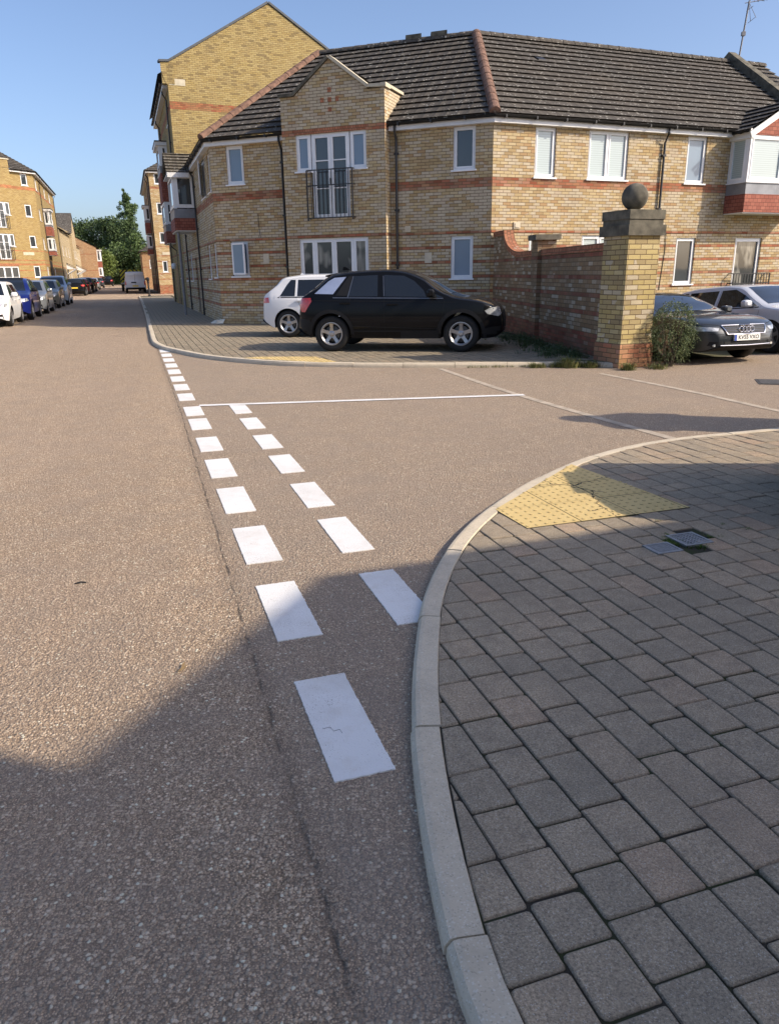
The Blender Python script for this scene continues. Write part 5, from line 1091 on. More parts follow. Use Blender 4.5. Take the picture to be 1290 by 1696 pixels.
    def decal(c, polys, o, u, v, name, mat, off=.004, step=.06, parent=None, side=0.012):
        """polys in (u,v) plane; projected along -(u x v) on to the body"""
        o, u, v = Vector(o), Vector(u).normalized(), Vector(v).normalized(); n = u.cross(v); m = MB()
        for poly in polys:
            us = [p[0] for p in poly]; vs = [p[1] for p in poly]
            for i in range(max(1, int(math.ceil((max(us)-min(us))/step)))):
                for j in range(max(1, int(math.ceil((max(vs)-min(vs))/step)))):
                    a, b = min(us)+i*step, min(vs)+j*step
                    q = clip_half(clip_half(clip_half(clip_half(poly, lambda p: p[0]-a), lambda p: a+step-p[0]), lambda p: p[1]-b), lambda p: b+step-p[1])
                    if len(q) < 3: continue
                    P = []
                    for p in q:
                        h = c.bvh.ray_cast(o+u*p[0]+v*p[1]+n*3, -n, 6)
                        if h[0] is None: P = None; break
                        P.append(h[0]+n*off)
                    if P: m.face([tuple(k) for k in P])
        if not m.F: return None
        return m.part(name, M[mat], parent or c.root, origin=(0, 0, 0), smooth=True, weld=True)
    def side(c, polys, name, mat, sides=(1, -1), **k):
        polys = [[(p[0]*c.kx, p[1]) for p in q] for q in polys]
        for s_ in sides:
            if s_ > 0: r_ = c.decal([[(-p[0], p[1]) for p in q] for q in polys], (0, 0, 0), (-1, 0, 0), (0, 0, 1), name, mat, **k)
            else: r_ = c.decal(polys, (0, 0, 0), (1, 0, 0), (0, 0, 1), name, mat, **k)
        return r_
    def front(c, polys, name, mat, **k): return c.decal(polys, (0, 0, 0), (0, 1, 0), (0, 0, 1), name, mat, **k)
    def rear(c, polys, name, mat, **k): return c.decal(polys, (0, 0, 0), (0, -1, 0), (0, 0, 1), name, mat, **k)
    def diag(c, polys, name, mat, fx, sides=(1, -1), ang=45, at=None, **k):
        """fx=+1 front, -1 rear; u = horizontal along the corner, positive towards the side"""
        for s_ in sides:
            n = Vector((fx*math.cos(R(ang)), s_*math.sin(R(ang)), 0)); u = Vector((0, 0, 1)).cross(n); q = polys if u.y*s_ > 0 else [[(-a, b) for a, b in p] for p in polys]
            e = c.sp['top'][-1 if fx > 0 else 0][0]; xc, yc = at or (e-fx*.06, .50); c.decal(q, (xc, s_*yc, 0), u, (0, 0, 1), name, mat, **k)
    def screen(c, x0, z0, x1, z1, w0, w1, name, mat='car_glass', **k):
        """glass across the car from the low line (x0,z0) to the high line (x1,z1)"""
        x0 *= c.kx; x1 *= c.kx; v = Vector((x1-x0, 0, z1-z0)); L = v.length; u = Vector((0, 1, 0)) if x0 > x1 else Vector((0, -1, 0))
        return c.decal([[(-w0, 0), (w0, 0), (w1, L), (-w1, L)]], (x0, 0, z0), u, v, name, mat, **k)
_wh = {}
def wheel_data(r, w_, rr, style):
    key = (r, w_, rr, style)
    if key in _wh: return _wh[key]
    t = MB(); h = w_/2; t.lathe([(rr-.01, -h+.015), (rr+.01, -h+.004), (r-.05, -h), (r-.018, -h+.012), (r, -h+.04), (r, h-.04), (r-.018, h-.012), (r-.05, h), (rr+.01, h-.004), (rr-.01, h-.015)], (0, 0, 0), 36, 0, 'y')
    k = MB(); k.lathe([(rr-.004, h-.012), (rr+.008, h+.001), (rr-.006, h+.002), (rr-.028, h-.02), (rr-.03, -h+.03)], (0, 0, 0), 36, 0, 'y')
    if style:
        for q in range(style):
            a = 2*math.pi*q/style+math.pi/2; ca, sa = math.cos(a), math.sin(a); P = lambda rad, tw, y: (rad*ca-tw*sa, y, rad*sa+tw*ca)
            W0, W1 = (.036, .026) if style == 5 else (.02, .016)
            pts = [(0.03, W0*1.2, h-.03), (rr*.55, W0*.8, h-.022), (rr-.008, W1*1.5, h-.008)]
            for (ra, wa_, ya), (rb, wb__, yb) in zip(pts, pts[1:]):
                k.quad(P(ra, -wa_, ya), P(rb, -wb__, yb), P(rb, wb__, yb), P(ra, wa_, ya)); k.quad(P(ra, wa_, ya), P(rb, wb__, yb), P(rb, wb__, yb-.03), P(ra, wa_, ya-.03)); k.quad(P(ra, -wa_, ya-.03), P(rb, -wb__, yb-.03), P(rb, -wb__, yb), P(ra, -wa_, ya))
        k.lathe([(0.0, h-.018), (.03, h-.018), (.058, h-.028), (.06, h-.06)], (0, 0, 0), 18, 0, 'y')
    d = MB(); d.lathe([(.0, h-.05), (.0, h-.06)], (0, 0, 0), 4, 0, 'y'); d.lathe([(rr*.72, h-.07), (rr*.72, h-.085), (.05, h-.068), (0, h-.068)], (0, 0, 0), 24, 0, 'y'); d.lathe([(rr-.005, h-.10), (0, h-.10)], (0, 0, 0), 24, 1, 'y')
    _wh[key] = (t, k, d); return _wh[key]
M['disc'] = plain('brake_disc', (0.10, 0.10, 0.10), 0.45, 0.6, var=0.1)
def wheels(c, style=5, rim=.225, wd=.21, inset=.015, rimmat='alloy'):
    sp = c.sp; t, k, d = wheel_data(sp['wr'], wd, rim, style)
    for a in sp['ax']:
        for s_ in (1, -1):
            y = s_*(interp(sp['W'], a)*.985-wd/2-inset)
            w_ = t.part('wheel', M['tyre'], c.root, origin=(0, 0, 0), smooth=True, weld=True); w_.location = (a, y, sp['wr']); w_.rotation_euler = (0, 0, 0 if s_ > 0 else math.pi)
            k.part('rim', M[rimmat], w_, origin=(0, 0, 0)); d.part('brake_disc', [M['disc'], M['under']], w_, origin=(0, 0, 0))
def mirrors(c, x, z, mat, y=None):
    x *= c.kx
    for s_ in (1, -1):
        y0 = c.wy(x, z)*s_ if y is None else y*s_; m = MB(); V_ = []
        cx, cy, cz = x, y0+s_*.13, z+.05; rings = []
        for px_, ry, rz_ in ((.075, .045, .035), (.05, .088, .066), (0, .102, .078), (-.035, .1, .076), (-.045, .092, .068)): rings.append([(cx+px_, cy+ry*math.copysign(abs(math.cos(a))**.6, math.cos(a)), cz+rz_*math.copysign(abs(math.sin(a))**.6, math.sin(a))) for a in np.linspace(0, 2*math.pi, 17)[:-1]])
        for i in range(4):
            for j in range(16): m.face([rings[i][j], rings[i][(j+1) % 16], rings[i+1][(j+1) % 16], rings[i+1][j]])
        m.face(rings[0][::-1]); m.face(rings[-1]); m.tube([(x, y0-s_*.02, z), (x, y0+s_*.06, z+.015)], .022, 6)
        m.part('mirror', M[mat], c.root, origin=(0, 0, 0), smooth=True)
def handles(c, pts, mat):
    for x, z in pts:
        x *= c.kx
        for s_ in (1, -1):
            y = c.wy(x, z)*s_; m = MB(); m.box((x-.10, y-s_*.01, z-.014), (.2, 0, 0), (0, s_*.045, 0), (0, 0, .028)); m.part('door_handle', M[mat], c.root, origin=(0, 0, 0))
def arches(c, mat='trim', wd=.06):
    for a in [q/c.kx for q in c.sp['ax']]:
        r0, r1 = c.sp['ar']+.001, c.sp['ar']+wd; po = [(a+r1/c.kx*math.cos(q), c.sp['wr']+r1*math.sin(q)) for q in np.linspace(-.22, math.pi+.22, 25)]; pi_ = [(a+r0/c.kx*math.cos(q), c.sp['wr']+r0*math.sin(q)) for q in np.linspace(-.1, math.pi+.1, 25)]
        for i in range(24):
            pass
        polys = [[po[i], po[i+1], pi_[i+1], pi_[i]] for i in range(24)]
        c.side(polys, 'arch_trim', mat, off=.012, step=.1)
def gaps(c, lines, wd=.006):
    polys = []
    for (a, b) in lines:
        d = np.array(b)-np.array(a); l = np.linalg.norm(d); n = np.array([-d[1], d[0]])/l*wd/2; polys.append([tuple(np.array(a)+n), tuple(np.array(a)-n), tuple(np.array(b)-n), tuple(np.array(b)+n)])
    c.side(polys, 'panel_gap', 'under', off=.0025, step=.08)
def text_mesh(body, size, bold=0.0):
    cu = bpy.data.curves.new('plate_text', 'FONT'); cu.body = body; cu.size = size; cu.align_x = 'CENTER'; cu.align_y = 'CENTER'; cu.offset = bold
    ob = bpy.data.objects.new('plate_text', cu); COL.objects.link(ob); me = bpy.data.meshes.new_from_object(ob); COL.objects.unlink(ob); bpy.data.objects.remove(ob); return me
def plate(c, x, z, front, txt=None, w_=.52, h=.111):
    sx = 1 if front else -1; m = MB(); m.box((x-sx*.01, -w_/2, z-h/2), (sx*.022, 0, 0), (0, w_, 0), (0, 0, h)); o = m.part('number_plate', M['plate_white' if front else 'plate_yellow'], c.root, origin=(0, 0, 0))
    if txt:
        me = text_mesh(txt, .098, .0022); me.materials.append(M['plate_ink']); t = bpy.data.objects.new('lettering', me); COL.objects.link(t); t.parent = o
        t.matrix_local = Matrix(((0, 0, sx, x+sx*.0135), (sx, 0, 0, sx*.025), (0, 1, 0, z), (0, 0, 0, 1))); t.scale.x = .92
        q = MB(); q.box((x+sx*.012, -sx*w_/2, z-h/2+.001), (sx*.0015, 0, 0), (0, sx*.045, 0), (0, 0, h-.002)); q.part('plate_band', M['plate_blue'], o, origin=(0, 0, 0))
    return o
def car_root(name, label, loc, heading, group=None):
    t = thing(name, label, 'car', loc, math.atan2(heading[1], heading[0]), group); t['local'] = 1; return t

SUV = dict(n=110, top=[(-2.07, .62), (-2.05, .80), (-2.00, 1.00), (-1.88, 1.10), (-1.50, 1.385), (-1.38, 1.435), (-.9, 1.485), (-.2, 1.508), (.15, 1.475), (.45, 1.38), (1.08, 1.05), (1.20, 1.015), (1.6, .96), (1.88, .88), (2.02, .80), (2.09, .68), (2.11, .58)],
    W=[(-2.07, .66), (-2.0, .76), (-1.8, .845), (-1.3, .895), (0, .885), (1.3, .895), (1.75, .865), (1.95, .79), (2.05, .70), (2.11, .58)], bot=[(-2.07, .42), (-1.95, .36), (-1.7, .27), (0, .25), (1.7, .25), (1.95, .27), (2.11, .36)], ax=(1.30, -1.30), ar=.385, wr=.335, belt=.985, tum=.40)
HATCH = dict(n=90, top=[(-1.99, .60), (-1.97, .80), (-1.92, .98), (-1.82, 1.06), (-1.55, 1.34), (-1.40, 1.385), (-.8, 1.43), (-.2, 1.43), (.3, 1.38), (.7, 1.19), (1.08, .98), (1.2, .945), (1.6, .88), (1.84, .80), (1.96, .70), (2.02, .58), (2.03, .50)],
    W=[(-1.99, .64), (-1.9, .76), (-1.7, .84), (-1.25, .875), (0, .865), (1.25, .875), (1.7, .84), (1.88, .76), (1.98, .66), (2.03, .56)], bot=[(-1.99, .40), (-1.85, .32), (-1.6, .22), (0, .20), (1.6, .20), (1.85, .22), (2.03, .30)], ax=(1.26, -1.26), ar=.355, wr=.315, belt=.91, tum=.40)
COUPE = dict(n=100, top=[(-2.30, .58), (-2.27, .85), (-2.18, .93), (-1.75, .96), (-1.45, 1.0), (-1.05, 1.24), (-.7, 1.345), (-.2, 1.385), (.1, 1.35), (.45, 1.20), (.95, .95), (1.1, .925), (1.6, .86), (1.95, .77), (2.12, .68), (2.20, .56), (2.22, .46)],
    W=[(-2.30, .62), (-2.15, .78), (-1.8, .86), (-1.3, .885), (0, .88), (1.3, .885), (1.75, .85), (2.0, .77), (2.14, .66), (2.22, .52)], bot=[(-2.30, .38), (-2.1, .30), (-1.7, .2), (0, .18), (1.8, .18), (2.05, .20), (2.22, .27)], ax=(1.33, -1.33), ar=.365, wr=.315, belt=.89, tum=.46)
def side_glass(c, lo, hi, x0, xa, xb, x1, pillars, mat='car_glass'):
    """greenhouse: low line z lo, high line z hi, trapezium x0..x1 low, xa..xb high, split at pillars (x, half width)"""
    ps = sorted(pillars); cuts = [None]+ps+[None]; polys = []
    full = [(x0, lo), (x1, lo+.0), (xb+(x1-xb)*.45, lo+(hi-lo)*.62), (xb, hi), (xa, hi), (xa+(x0-xa)*.35, lo+(hi-lo)*.72)]
    edges = [-9]+[v for p in ps for v in (p[0]-p[1], p[0]+p[1])]+[9]
    for i in range(0, len(edges), 2):
        q = clip_half(clip_half(full, lambda p: p[0]-edges[i]), lambda p: edges[i+1]-p[0])
        if len(q) > 2: polys.append(q)
    c.side([[(x0-.05, lo-.035), (x1+.05, lo-.035), (x1+.05, lo-.012), (x0-.05, lo-.012)]], 'window_trim', 'trim', off=.004, step=.1)
    for q in polys: c.side([q], 'side_window', mat, off=.004)
def simple_front(c, L, sp, grille_w, zg0, zg1, mat='trim', head=None):
    c.front([[(-grille_w, zg0), (grille_w, zg0), (grille_w*1.15, zg1), (-grille_w*1.15, zg1)]], 'grille', mat, off=.006)

# ---- black crossover parked on the far pavement (seen from its right side)
def suv_black(root, kx=.955):
    c = Car(root, dict(SUV, kx=kx), 'p_black')
    lo, hi = 1.02, 1.385
    c.side([[(-1.64, 1.075), (-1.25, 1.065), (-1.00, 1.375), (-1.24, 1.36), (-1.36, 1.30)]], 'rear_quarter_panel', 'pale_panel', off=.006)
    c.side([[(-1.19, lo+.02), (-.96, lo+.015), (-.87, hi), (-.95, hi)]], 'side_window', 'trim')
    c.side([[(-.93, lo), (-.345, lo-.003), (-.365, hi+.015), (-.84, hi)]], 'side_window', 'car_glass')
    c.side([[(-.20, lo-.005), (.62, lo-.018), (.56, lo+.10), (.36, lo+.27), (.16, hi-.005), (-.235, hi+.015)], [(.66, lo-.018), (.95, lo-.025), (.62, lo+.085)]], 'side_window', 'car_glass')
    c.side([[(-.955, lo-.012), (-.935, lo-.012), (-.845, hi), (-.862, hi)], [(-1.25, lo-.026), (.95, lo-.052), (.95, lo-.038), (-1.25, lo-.012)], [(-.225, lo), (-.21, lo), (-.245, hi), (-.26, hi)]], 'window_trim', 'dull_chrome', off=.008, step=.1)
    c.screen(1.06, 1.055, .36, 1.41, .68, .56, 'windscreen'); c.screen(-1.86, 1.12, -1.54, 1.365, .60, .50, 'rear_window')
    c.side([[(-1.28+.385, .25), (1.30-.385, .25), (1.30-.40, .40), (-1.28+.40, .40)]], 'sill_trim', 'trim', off=.01, step=.12)
    c.side([[(-2.2, .3), (-1.66, .27), (-1.67, .44), (-1.75, .60), (-2.2, .62)]], 'bumper_trim', 'trim', off=.006)
    c.side([[(1.67, .2), (2.2, .2), (2.2, .47), (1.9, .46), (1.70, .42)]], 'bumper_trim', 'trim', off=.006)
    arches(c, wd=.07); wheels(c, 5, .210); mirrors(c, .72, 1.02, 'p_black'); handles(c, [(-1.0, .90), (-.05, .87)], 'p_black')
    gaps(c, [((-.20, .28), (-.22, 1.0)), ((.92, .55), (.98, 1.0)), ((-.93, .68), (-.97, 1.0)), ((1.62, .70), (1.98, .74)), ((-1.7, .62), (-1.95, .64))]); c.side([[(-.85, .47), (.86, .42), (.86, .432), (-.85, .485)], [(-1.9, .955), (1.2, .90), (1.2, .905), (-1.9, .962)]], 'body_crease', 'trim', off=.006, step=.15)
    c.diag([[(-.04, .82), (.38, .80), (.46, .75), (.42, .69), (.20, .645), (.02, .69)]], 'headlight', 'headlight', 1, ang=35, off=.008)
    c.diag([[(.05, 1.0), (.40, 1.0), (.43, .94), (.30, .74), (.20, .74), (.12, .84)]], 'tail_light', 'taillight', -1, ang=62, off=.010)
    c.front([[(-.42, .42), (.42, .42), (.5, .72), (-.5, .72)]], 'grille', 'trim', off=.01)
    m = MB(); m.face([(-1.2, .0, 1.49), (-1.05, .0, 1.50), (-1.14, 0, 1.56), (-1.19, 0, 1.56)]); m.face([(-1.2, .012, 1.49), (-1.05, .012, 1.50), (-1.14, .006, 1.56), (-1.19, .006, 1.56)]); m.part('roof_fin', M['p_black'], root, origin=(0, 0, 0))
    m = MB(); m.box((-1.53*kx, -.34, 1.375), (.24*kx, 0, .04), (0, .68, 0), (0, 0, .03)); m.part('spoiler', M['p_black'], root, origin=(0, 0, 0)); return c
hd = np.array([2.51, -.50]); hd /= np.linalg.norm(hd); pr = np.array([-1.05, 14.89])*.995+np.array([0, 0]); mid = pr+hd*1.24+np.array([-hd[1], hd[0]])*.80
t = car_root('parked_car', 'black crossover car parked across the far pavement, with shining alloy wheels', (*mid, HF), hd); suv_black(t)

# ---- white hatch behind it
def hatch(root, mat, style=5, glassm='car_glass', seen='', platetxt=None, trim='trim'):
    c = Car(root, dict(HATCH), mat); lo, hi = .945, 1.31
    side_glass(c, lo, hi, -1.45, -1.20, .22, .92, [(-.18, .045), (-1.05, .03)])
    c.screen(1.04, .99, .38, 1.35, .68, .54, 'windscreen'); c.screen(-1.83, 1.07, -1.55, 1.33, .62, .52, 'rear_window')
    c.front([[(-.38, .36), (.38, .36), (.48, .62), (-.48, .62)]], 'grille', 'trim', off=.008)
    c.front([[(-.70, .22), (-.42, .22), (-.42, .36), (-.66, .42)], [(.70, .22), (.42, .22), (.42, .36), (.66, .42)]], 'air_intake', 'trim', off=.008)
    c.diag([[(-.02, .70), (.30, .76), (.40, .74), (.36, .66), (.08, .60)]], 'headlight', 'headlight', 1, ang=35, off=.008)
    c.diag([[(.02, .90), (.34, .92), (.38, .80), (.06, .78)]], 'tail_light', 'taillight', -1, ang=45, off=.008)
    wheels(c, style, .212); mirrors(c, .78, .95, mat); handles(c, [(-.95, .84), (.0, .81)], mat); gaps(c, [((-.18, .25), (-.16, 1.3)), ((.95, .45), (1.0, .93)), ((-.9, .62), (-1.05, .93))]); plate(c, -1.985, .66, False)
    m = MB(); m.face([(-1.2, .0, 1.39), (-1.05, .0, 1.41), (-1.14, 0, 1.47)]); m.face([(-1.2, .01, 1.39), (-1.05, .01, 1.41), (-1.14, .01, 1.47)]); m.part('roof_fin', M[mat], root, origin=(0, 0, 0)); return c
pw = np.array([-2.31, 18.4]); pm_ = pw+hd*1.26+np.array([-hd[1], hd[0]])*.78
t = car_root('parked_car', 'white hatchback mostly hidden behind the black crossover', (*pm_, HF), hd); hatch(t, 'p_white')

# ---- dark grey coupe and silver white car in the parking court
def coupe(root, mat, txt):
    c = Car(root, dict(COUPE), mat); lo, hi = .925, 1.285
    side_glass(c, lo, hi, -1.25, -.95, .12, .82, [(-.35, .04)]); c.screen(.93, .965, .18, 1.325, .68, .54, 'windscreen'); c.screen(-1.42, 1.02, -1.02, 1.27, .58, .5, 'rear_window')
    c.decal([[(-.58, -.10), (.58, -.10), (.56, 1.3), (-.56, 1.3)]], (0, 0, 0), (0, 1, 0), (-1, 0, 0), 'soft_top', 'trim', off=.008, step=.15)
    c.front([[(-.62, .275), (.62, .275), (.62, .292), (-.62, .292)]], 'bumper_trim', 'trim', off=.008)
    g = c.front([[(-.36, .50), (.36, .50), (.43, .655), (-.43, .655)]], 'grille', 'trim', off=.012)
    fx = 2.235
    def hitx(y, z): h = c.bvh.ray_cast(Vector((5, y, z)), Vector((-1, 0, 0)), 6); return h[0].x if h[0] else fx
    m = MB()
    for a, b in (((-.37, .495), (.37, .495)), ((.37, .495), (.44, .66)), ((.44, .66), (-.44, .66)), ((-.44, .66), (-.37, .495))):
        m.tube([(hitx(a[0]+(b[0]-a[0])*k/8, a[1]+(b[1]-a[1])*k/8)+.014, a[0]+(b[0]-a[0])*k/8, a[1]+(b[1]-a[1])*k/8) for k in range(9)], .012, 6)
    for z in (.53, .56, .59, .62): m.tube([(hitx(y, z)+.014, y, z) for y in np.linspace(-.4, .4, 9)], .0028, 4)
    m.part('grille_frame', M['chrome'], g, origin=(0, 0, 0)); m = MB(); m.tube([(hitx(y, .285)+.01, y, .285+.02*abs(y)) for y in np.linspace(-.5, .5, 9)], .010, 6); m.part('chrome_strip', M['chrome'], root, origin=(0, 0, 0)); m = MB()
    for k in range(4):
        y0 = -.105+.07*k; zc = .582; x_ = hitx(y0, zc)+.03; m.tube([(x_+.002*(k % 2), y0+.047*math.cos(a), zc+.047*math.sin(a)) for a in np.linspace(0, 2*math.pi, 21)], .0065, 6, cap=False)
    m.part('ring_emblem', M['chrome'], g, origin=(0, 0, 0))
    for s_ in (-1, 1): c.front([[(s_*.66, .30), (s_*.46, .295), (s_*.46, .365), (s_*.64, .375)]], 'air_intake', 'trim', off=.008)
    c.front([[(-.42, .292), (.42, .292), (.42, .365), (-.42, .365)]], 'air_intake', 'trim', off=.008)
    for s_ in (-1, 1):
        m = MB(); m.lathe([(.0, .0), (.022, .0), (.026, -.02)], (0, 0, 0), 12, 0, 'y'); o = m.part('fog_lamp', M['headlight'], root, origin=(0, 0, 0)); o.location = (hitx(s_*.58, .30)+.02, s_*.58, .30); o.rotation_euler = (0, 0, -math.pi/2)
    c.front([[(-.70, .50), (.70, .50), (.70, .506), (-.70, .506)], [(-.46, .66), (-.70, .70), (-.70, .708), (-.46, .668)], [(.46, .66), (.70, .70), (.70, .708), (.46, .668)]], 'panel_gap', 'under', off=.003)
    c.diag([[(.00, .62), (.34, .66), (.50, .73), (.49, .64), (.40, .575), (.02, .56)]], 'headlight', 'headlight', 1, ang=30, off=.008)
    plate(c, hitx(0, .43)+.012, .43, True, txt); wheels(c, 5, .215); mirrors(c, .72, .93, mat); handles(c, [(-.5, .80)], mat); gaps(c, [((-.42, .24), (-.40, .9)), ((.92, .4), (.98, .9))]); return c
hg = np.array([.33, -.944]); hg /= np.linalg.norm(hg); ng = np.array([5.83, 12.35]); gm_ = ng-hg*2.22
def lower(t, k):
    t.scale.z = k
    for ch in t.children:
        if ch.name.startswith('wheel'): ch.scale.z = 1/k; ch.location.z /= k
def court_pose(t, p):
    cz = lambda q: court_z(float((np.array(q)-CF)@CE2)); a, b = cz(p+hg*1.3), cz(p-hg*1.3); t.location.z = (a+b)/2; t.rotation_euler = Matrix.Rotation(math.atan2(hg[1], hg[0]), 3, 'Z').to_4x4().to_3x3().__matmul__(Matrix.Rotation(-math.atan2(a-b, 2.6), 3, 'Y')).to_euler()
t = car_root('parked_car', 'dark grey car facing the camera behind the shrub, number plate KV55 VXO', (*gm_, 0), hg); coupe(t, 'p_grey', 'KV55 VXO'); court_pose(t, gm_); lower(t, .86)
fa = np.array([7.06, 14.1]); side_n = np.array([-hg[1], hg[0]]); wm = fa+side_n*.84-hg*1.26
t = car_root('parked_car', 'silver white car at the right edge, parked beside the dark grey one', (*wm, 0), hg); hatch(t, 'p_silverwhite', 5); court_pose(t, wm); lower(t, .92)

# ---- car just entering the frame on the near pavement, right
SB = np.array([2.615, 4.66]); hb = np.array([.985, -.05]); hb /= np.linalg.norm(hb)
t = car_root('parked_car', 'black car at the right edge on the near pavement, casting the rounded shadow', (*(SB+hb*2.07), HN), hb); suv_black(t); t.scale.y = .82

# ---- row along the left kerb
GL = 'cars parked along the left kerb'
def left_car(u, v, kind, mat, label, away=False, **k):
    p = W(u, v); t = car_root('parked_car', label, (p[0], p[1], 0), (-S2 if not away else S2), GL)
    if kind == 'hatch': hatch(t, mat, k.get('style', 5))
    else:
        sp = dict(SUV); sc_ = k.get('h', 1.0); sp['top'] = [(a, b*sc_) for a, b in sp['top']]; c = Car(t, sp, mat); lo, hi = 1.02*sc_, 1.385*sc_
        side_glass(c, lo, hi, -1.5, -1.35, .15, .92, [(-.15, .045), (-1.1, .04)]); c.screen(1.06, 1.055*sc_, .33, 1.43*sc_, .68, .56, 'windscreen'); c.screen(-1.9, 1.1*sc_, -1.6, 1.40*sc_, .60, .50, 'rear_window')
        c.front([[(-.40, .45), (.40, .45), (.5, .70), (-.5, .70)]], 'grille', 'trim', off=.01); c.diag([[(-.02, .80), (.34, .80), (.40, .72), (.20, .68), (.02, .70)]], 'headlight', 'headlight', 1, ang=35, off=.008)
        c.diag([[(.0, 1.0), (.34, 1.0), (.36, .86), (.02, .82)]], 'tail_light', 'taillight', -1, ang=45, off=.008)
        wheels(c, 5, .228); mirrors(c, .78, 1.03*sc_, mat if mat != 'p_blue' else 'trim'); handles(c, [(-.95, .90), (-.02, .86)], mat); gaps(c, [((-.12, .28), (-.10, 1.3)), ((1.0, .5), (1.02, 1.0))])
        if k.get('trim', 0): arches(c)
        if mat == 'p_blue': c.decal([[(-.55, -.6), (.55, -.6), (.52, 1.4), (-.52, 1.4)]], (0, 0, 0), (0, 1, 0), (-1, 0, 0), 'roof_panel', 'trim', off=.006, step=.2)
    return t
left_car(29.5, -4.69, 'hatch', 'p_white', 'white hatchback at the left edge, nearest of the row on the left kerb')
left_car(33.5, -4.50, 'suv', 'p_blue', 'deep blue crossover with black roof behind the white hatchback on the left', h=1.02, trim=1)
left_car(38.7, -4.42, 'hatch', 'p_silver', 'silver hatchback between the blue crossover and the champagne car on the left')
left_car(45.2, -4.42, 'hatch', 'p_champagne', 'champagne coloured hatchback in front of the pale blue crossover on the left')
left_car(50.1, -4.35, 'suv', 'p_paleblue', 'pale blue tall crossover, fifth in the row on the left kerb', h=1.08)
left_car(72.9, -4.55, 'hatch', 'p_black', 'black hatchback seen from behind, first of the farther left group', True)
left_car(78.3, -4.50, 'hatch', 'p_red', 'dark red hatchback parked ahead of the far black hatchback', True)
left_car(84.4, -4.40, 'suv', 'p_black', 'tall black car between two dark red cars on the far left', True)
left_car(91.5, -4.40, 'hatch', 'p_red', 'second dark red hatchback farther up the left kerb', True)
left_car(104, -4.5, 'hatch', 'p_silver', 'small silver car far up the left kerb', True)
left_car(121, -4.5, 'hatch', 'p_grey', 'grey car far up the street before the last dark one', True)
left_car(138, -3.6, 'suv', 'p_black', 'dark off-road car at the far end of the street before the trees', True, h=1.1)

# ---- white van seen from behind, and the truck ahead of it
VAN = dict(n=80, top=[(-2.45, 1.60), (-2.44, 1.78), (-2.40, 1.88), (-2.2, 1.93), (0, 1.96), (.8, 1.93), (1.15, 1.82), (1.75, 1.18), (1.95, 1.10), (2.3, .98), (2.42, .80), (2.45, .6)], W=[(-2.45, .90), (-2.40, .94), (-2.2, .955), (0, .96), (1.6, .95), (2.1, .86), (2.35, .72), (2.45, .6)],
    bot=[(-2.45, .42), (-2.2, .34), (0, .28), (1.8, .26), (2.45, .36)], ax=(1.55, -1.45), ar=.37, wr=.33, belt=1.15, tum=.16, rc=.09)
pv = W(79.6, .40); t = thing('parked_van', 'white panel van seen from behind, parked at the right kerb far down the street', 'van', (pv[0], pv[1], 0), math.atan2(S2[1], S2[0])); t['local'] = 1
c = Car(t, dict(VAN), 'p_van'); wheels(c, 0, .2, rimmat='trim'); c.rear([[(-.008, .55), (.008, .55), (.008, 1.78), (-.008, 1.78)]], 'panel_gap', 'under', off=.003)
c.rear([[(-.85, .36), (.85, .36), (.85, .52), (-.85, .52)]], 'bumper', 'trim', off=.02); c.rear([[(-.36, .92), (.10, .92), (.10, 1.02), (-.36, 1.02)]], 'door_handle', 'trim', off=.01)
for s_ in (1, -1): c.rear([[(s_*.80, .75), (s_*.90, .75), (s_*.90, 1.1), (s_*.80, 1.1)]], 'tail_light', 'taillight', off=.01)
c.side([[(.7, 1.2), (1.45, 1.2), (1.1, 1.7), (.7, 1.7)]], 'side_window', 'car_glass'); mirrors(c, 1.35, 1.2, 'trim'); plate(c, -2.46, .66, False)
c.screen(1.76, 1.2, 1.18, 1.80, .74, .66, 'windscreen')
def chev():
    t_ = NT('yellow_black_chevrons'); X = t_.sep(t_.obj()); a = t_.math('ABSOLUTE', X[1]); f = t_.math('FRACT', t_.math('MULTIPLY', t_.math('ADD', a, X[2]), 2.6)); return t_.fin(t_.mix(t_.math('LESS_THAN', f, .5), (.55, .50, .03, 1), (.03, .035, .02, 1)), .6)
M['chevron'] = chev()
pv = W(89.5, .02); t = thing('works_truck', 'works truck with yellow and black chevron tailboard showing above the white van', 'truck', (pv[0], pv[1], 0), math.atan2(S2[1], S2[0])); t['local'] = 1
m = MB(); m.box((-2.8, -1.0, .8), (3.7, 0, 0), (0, 2.0, 0), (0, 0, 1.36)); m.part('cargo_box', M['p_van'], t, origin=(0, 0, 0))
m = MB(); m.box((-2.84, -1.0, .9), (.035, 0, 0), (0, 2, 0), (0, 0, 1.28)); m.part('tailboard', M['chevron'], t, origin=(0, 0, 0))
m = MB(); cab = [(.95, .5), (2.7, .5), (2.75, 1.1), (2.3, 2.0), (.95, 2.05)]
m.face([(x, -.95, z) for x, z in cab]); m.face([(x, .95, z) for x, z in cab][::-1])
for a, b in zip(cab, cab[1:]+cab[:1]): m.face([(a[0], .95, a[1]), (b[0], .95, b[1]), (b[0], -.95, b[1]), (a[0], -.95, a[1])][::-1])
m.part('cab', M['p_van'], t, origin=(0, 0, 0)); m = MB(); m.box((-2.75, -.5, .5), (5.2, 0, 0), (0, 1, 0), (0, 0, .25)); m.part('chassis', M['under'], t, origin=(0, 0, 0))
tt, kk_, dd_ = wheel_data(.36, .24, .2, 0)
for a in (1.9, -1.8):
    for s_ in (1, -1): w_ = tt.part('wheel', M['tyre'], t, origin=(0, 0, 0), smooth=True); w_.location = (a, s_*.85, .36); kk_.part('rim', M['trim'], w_, origin=(0, 0, 0))

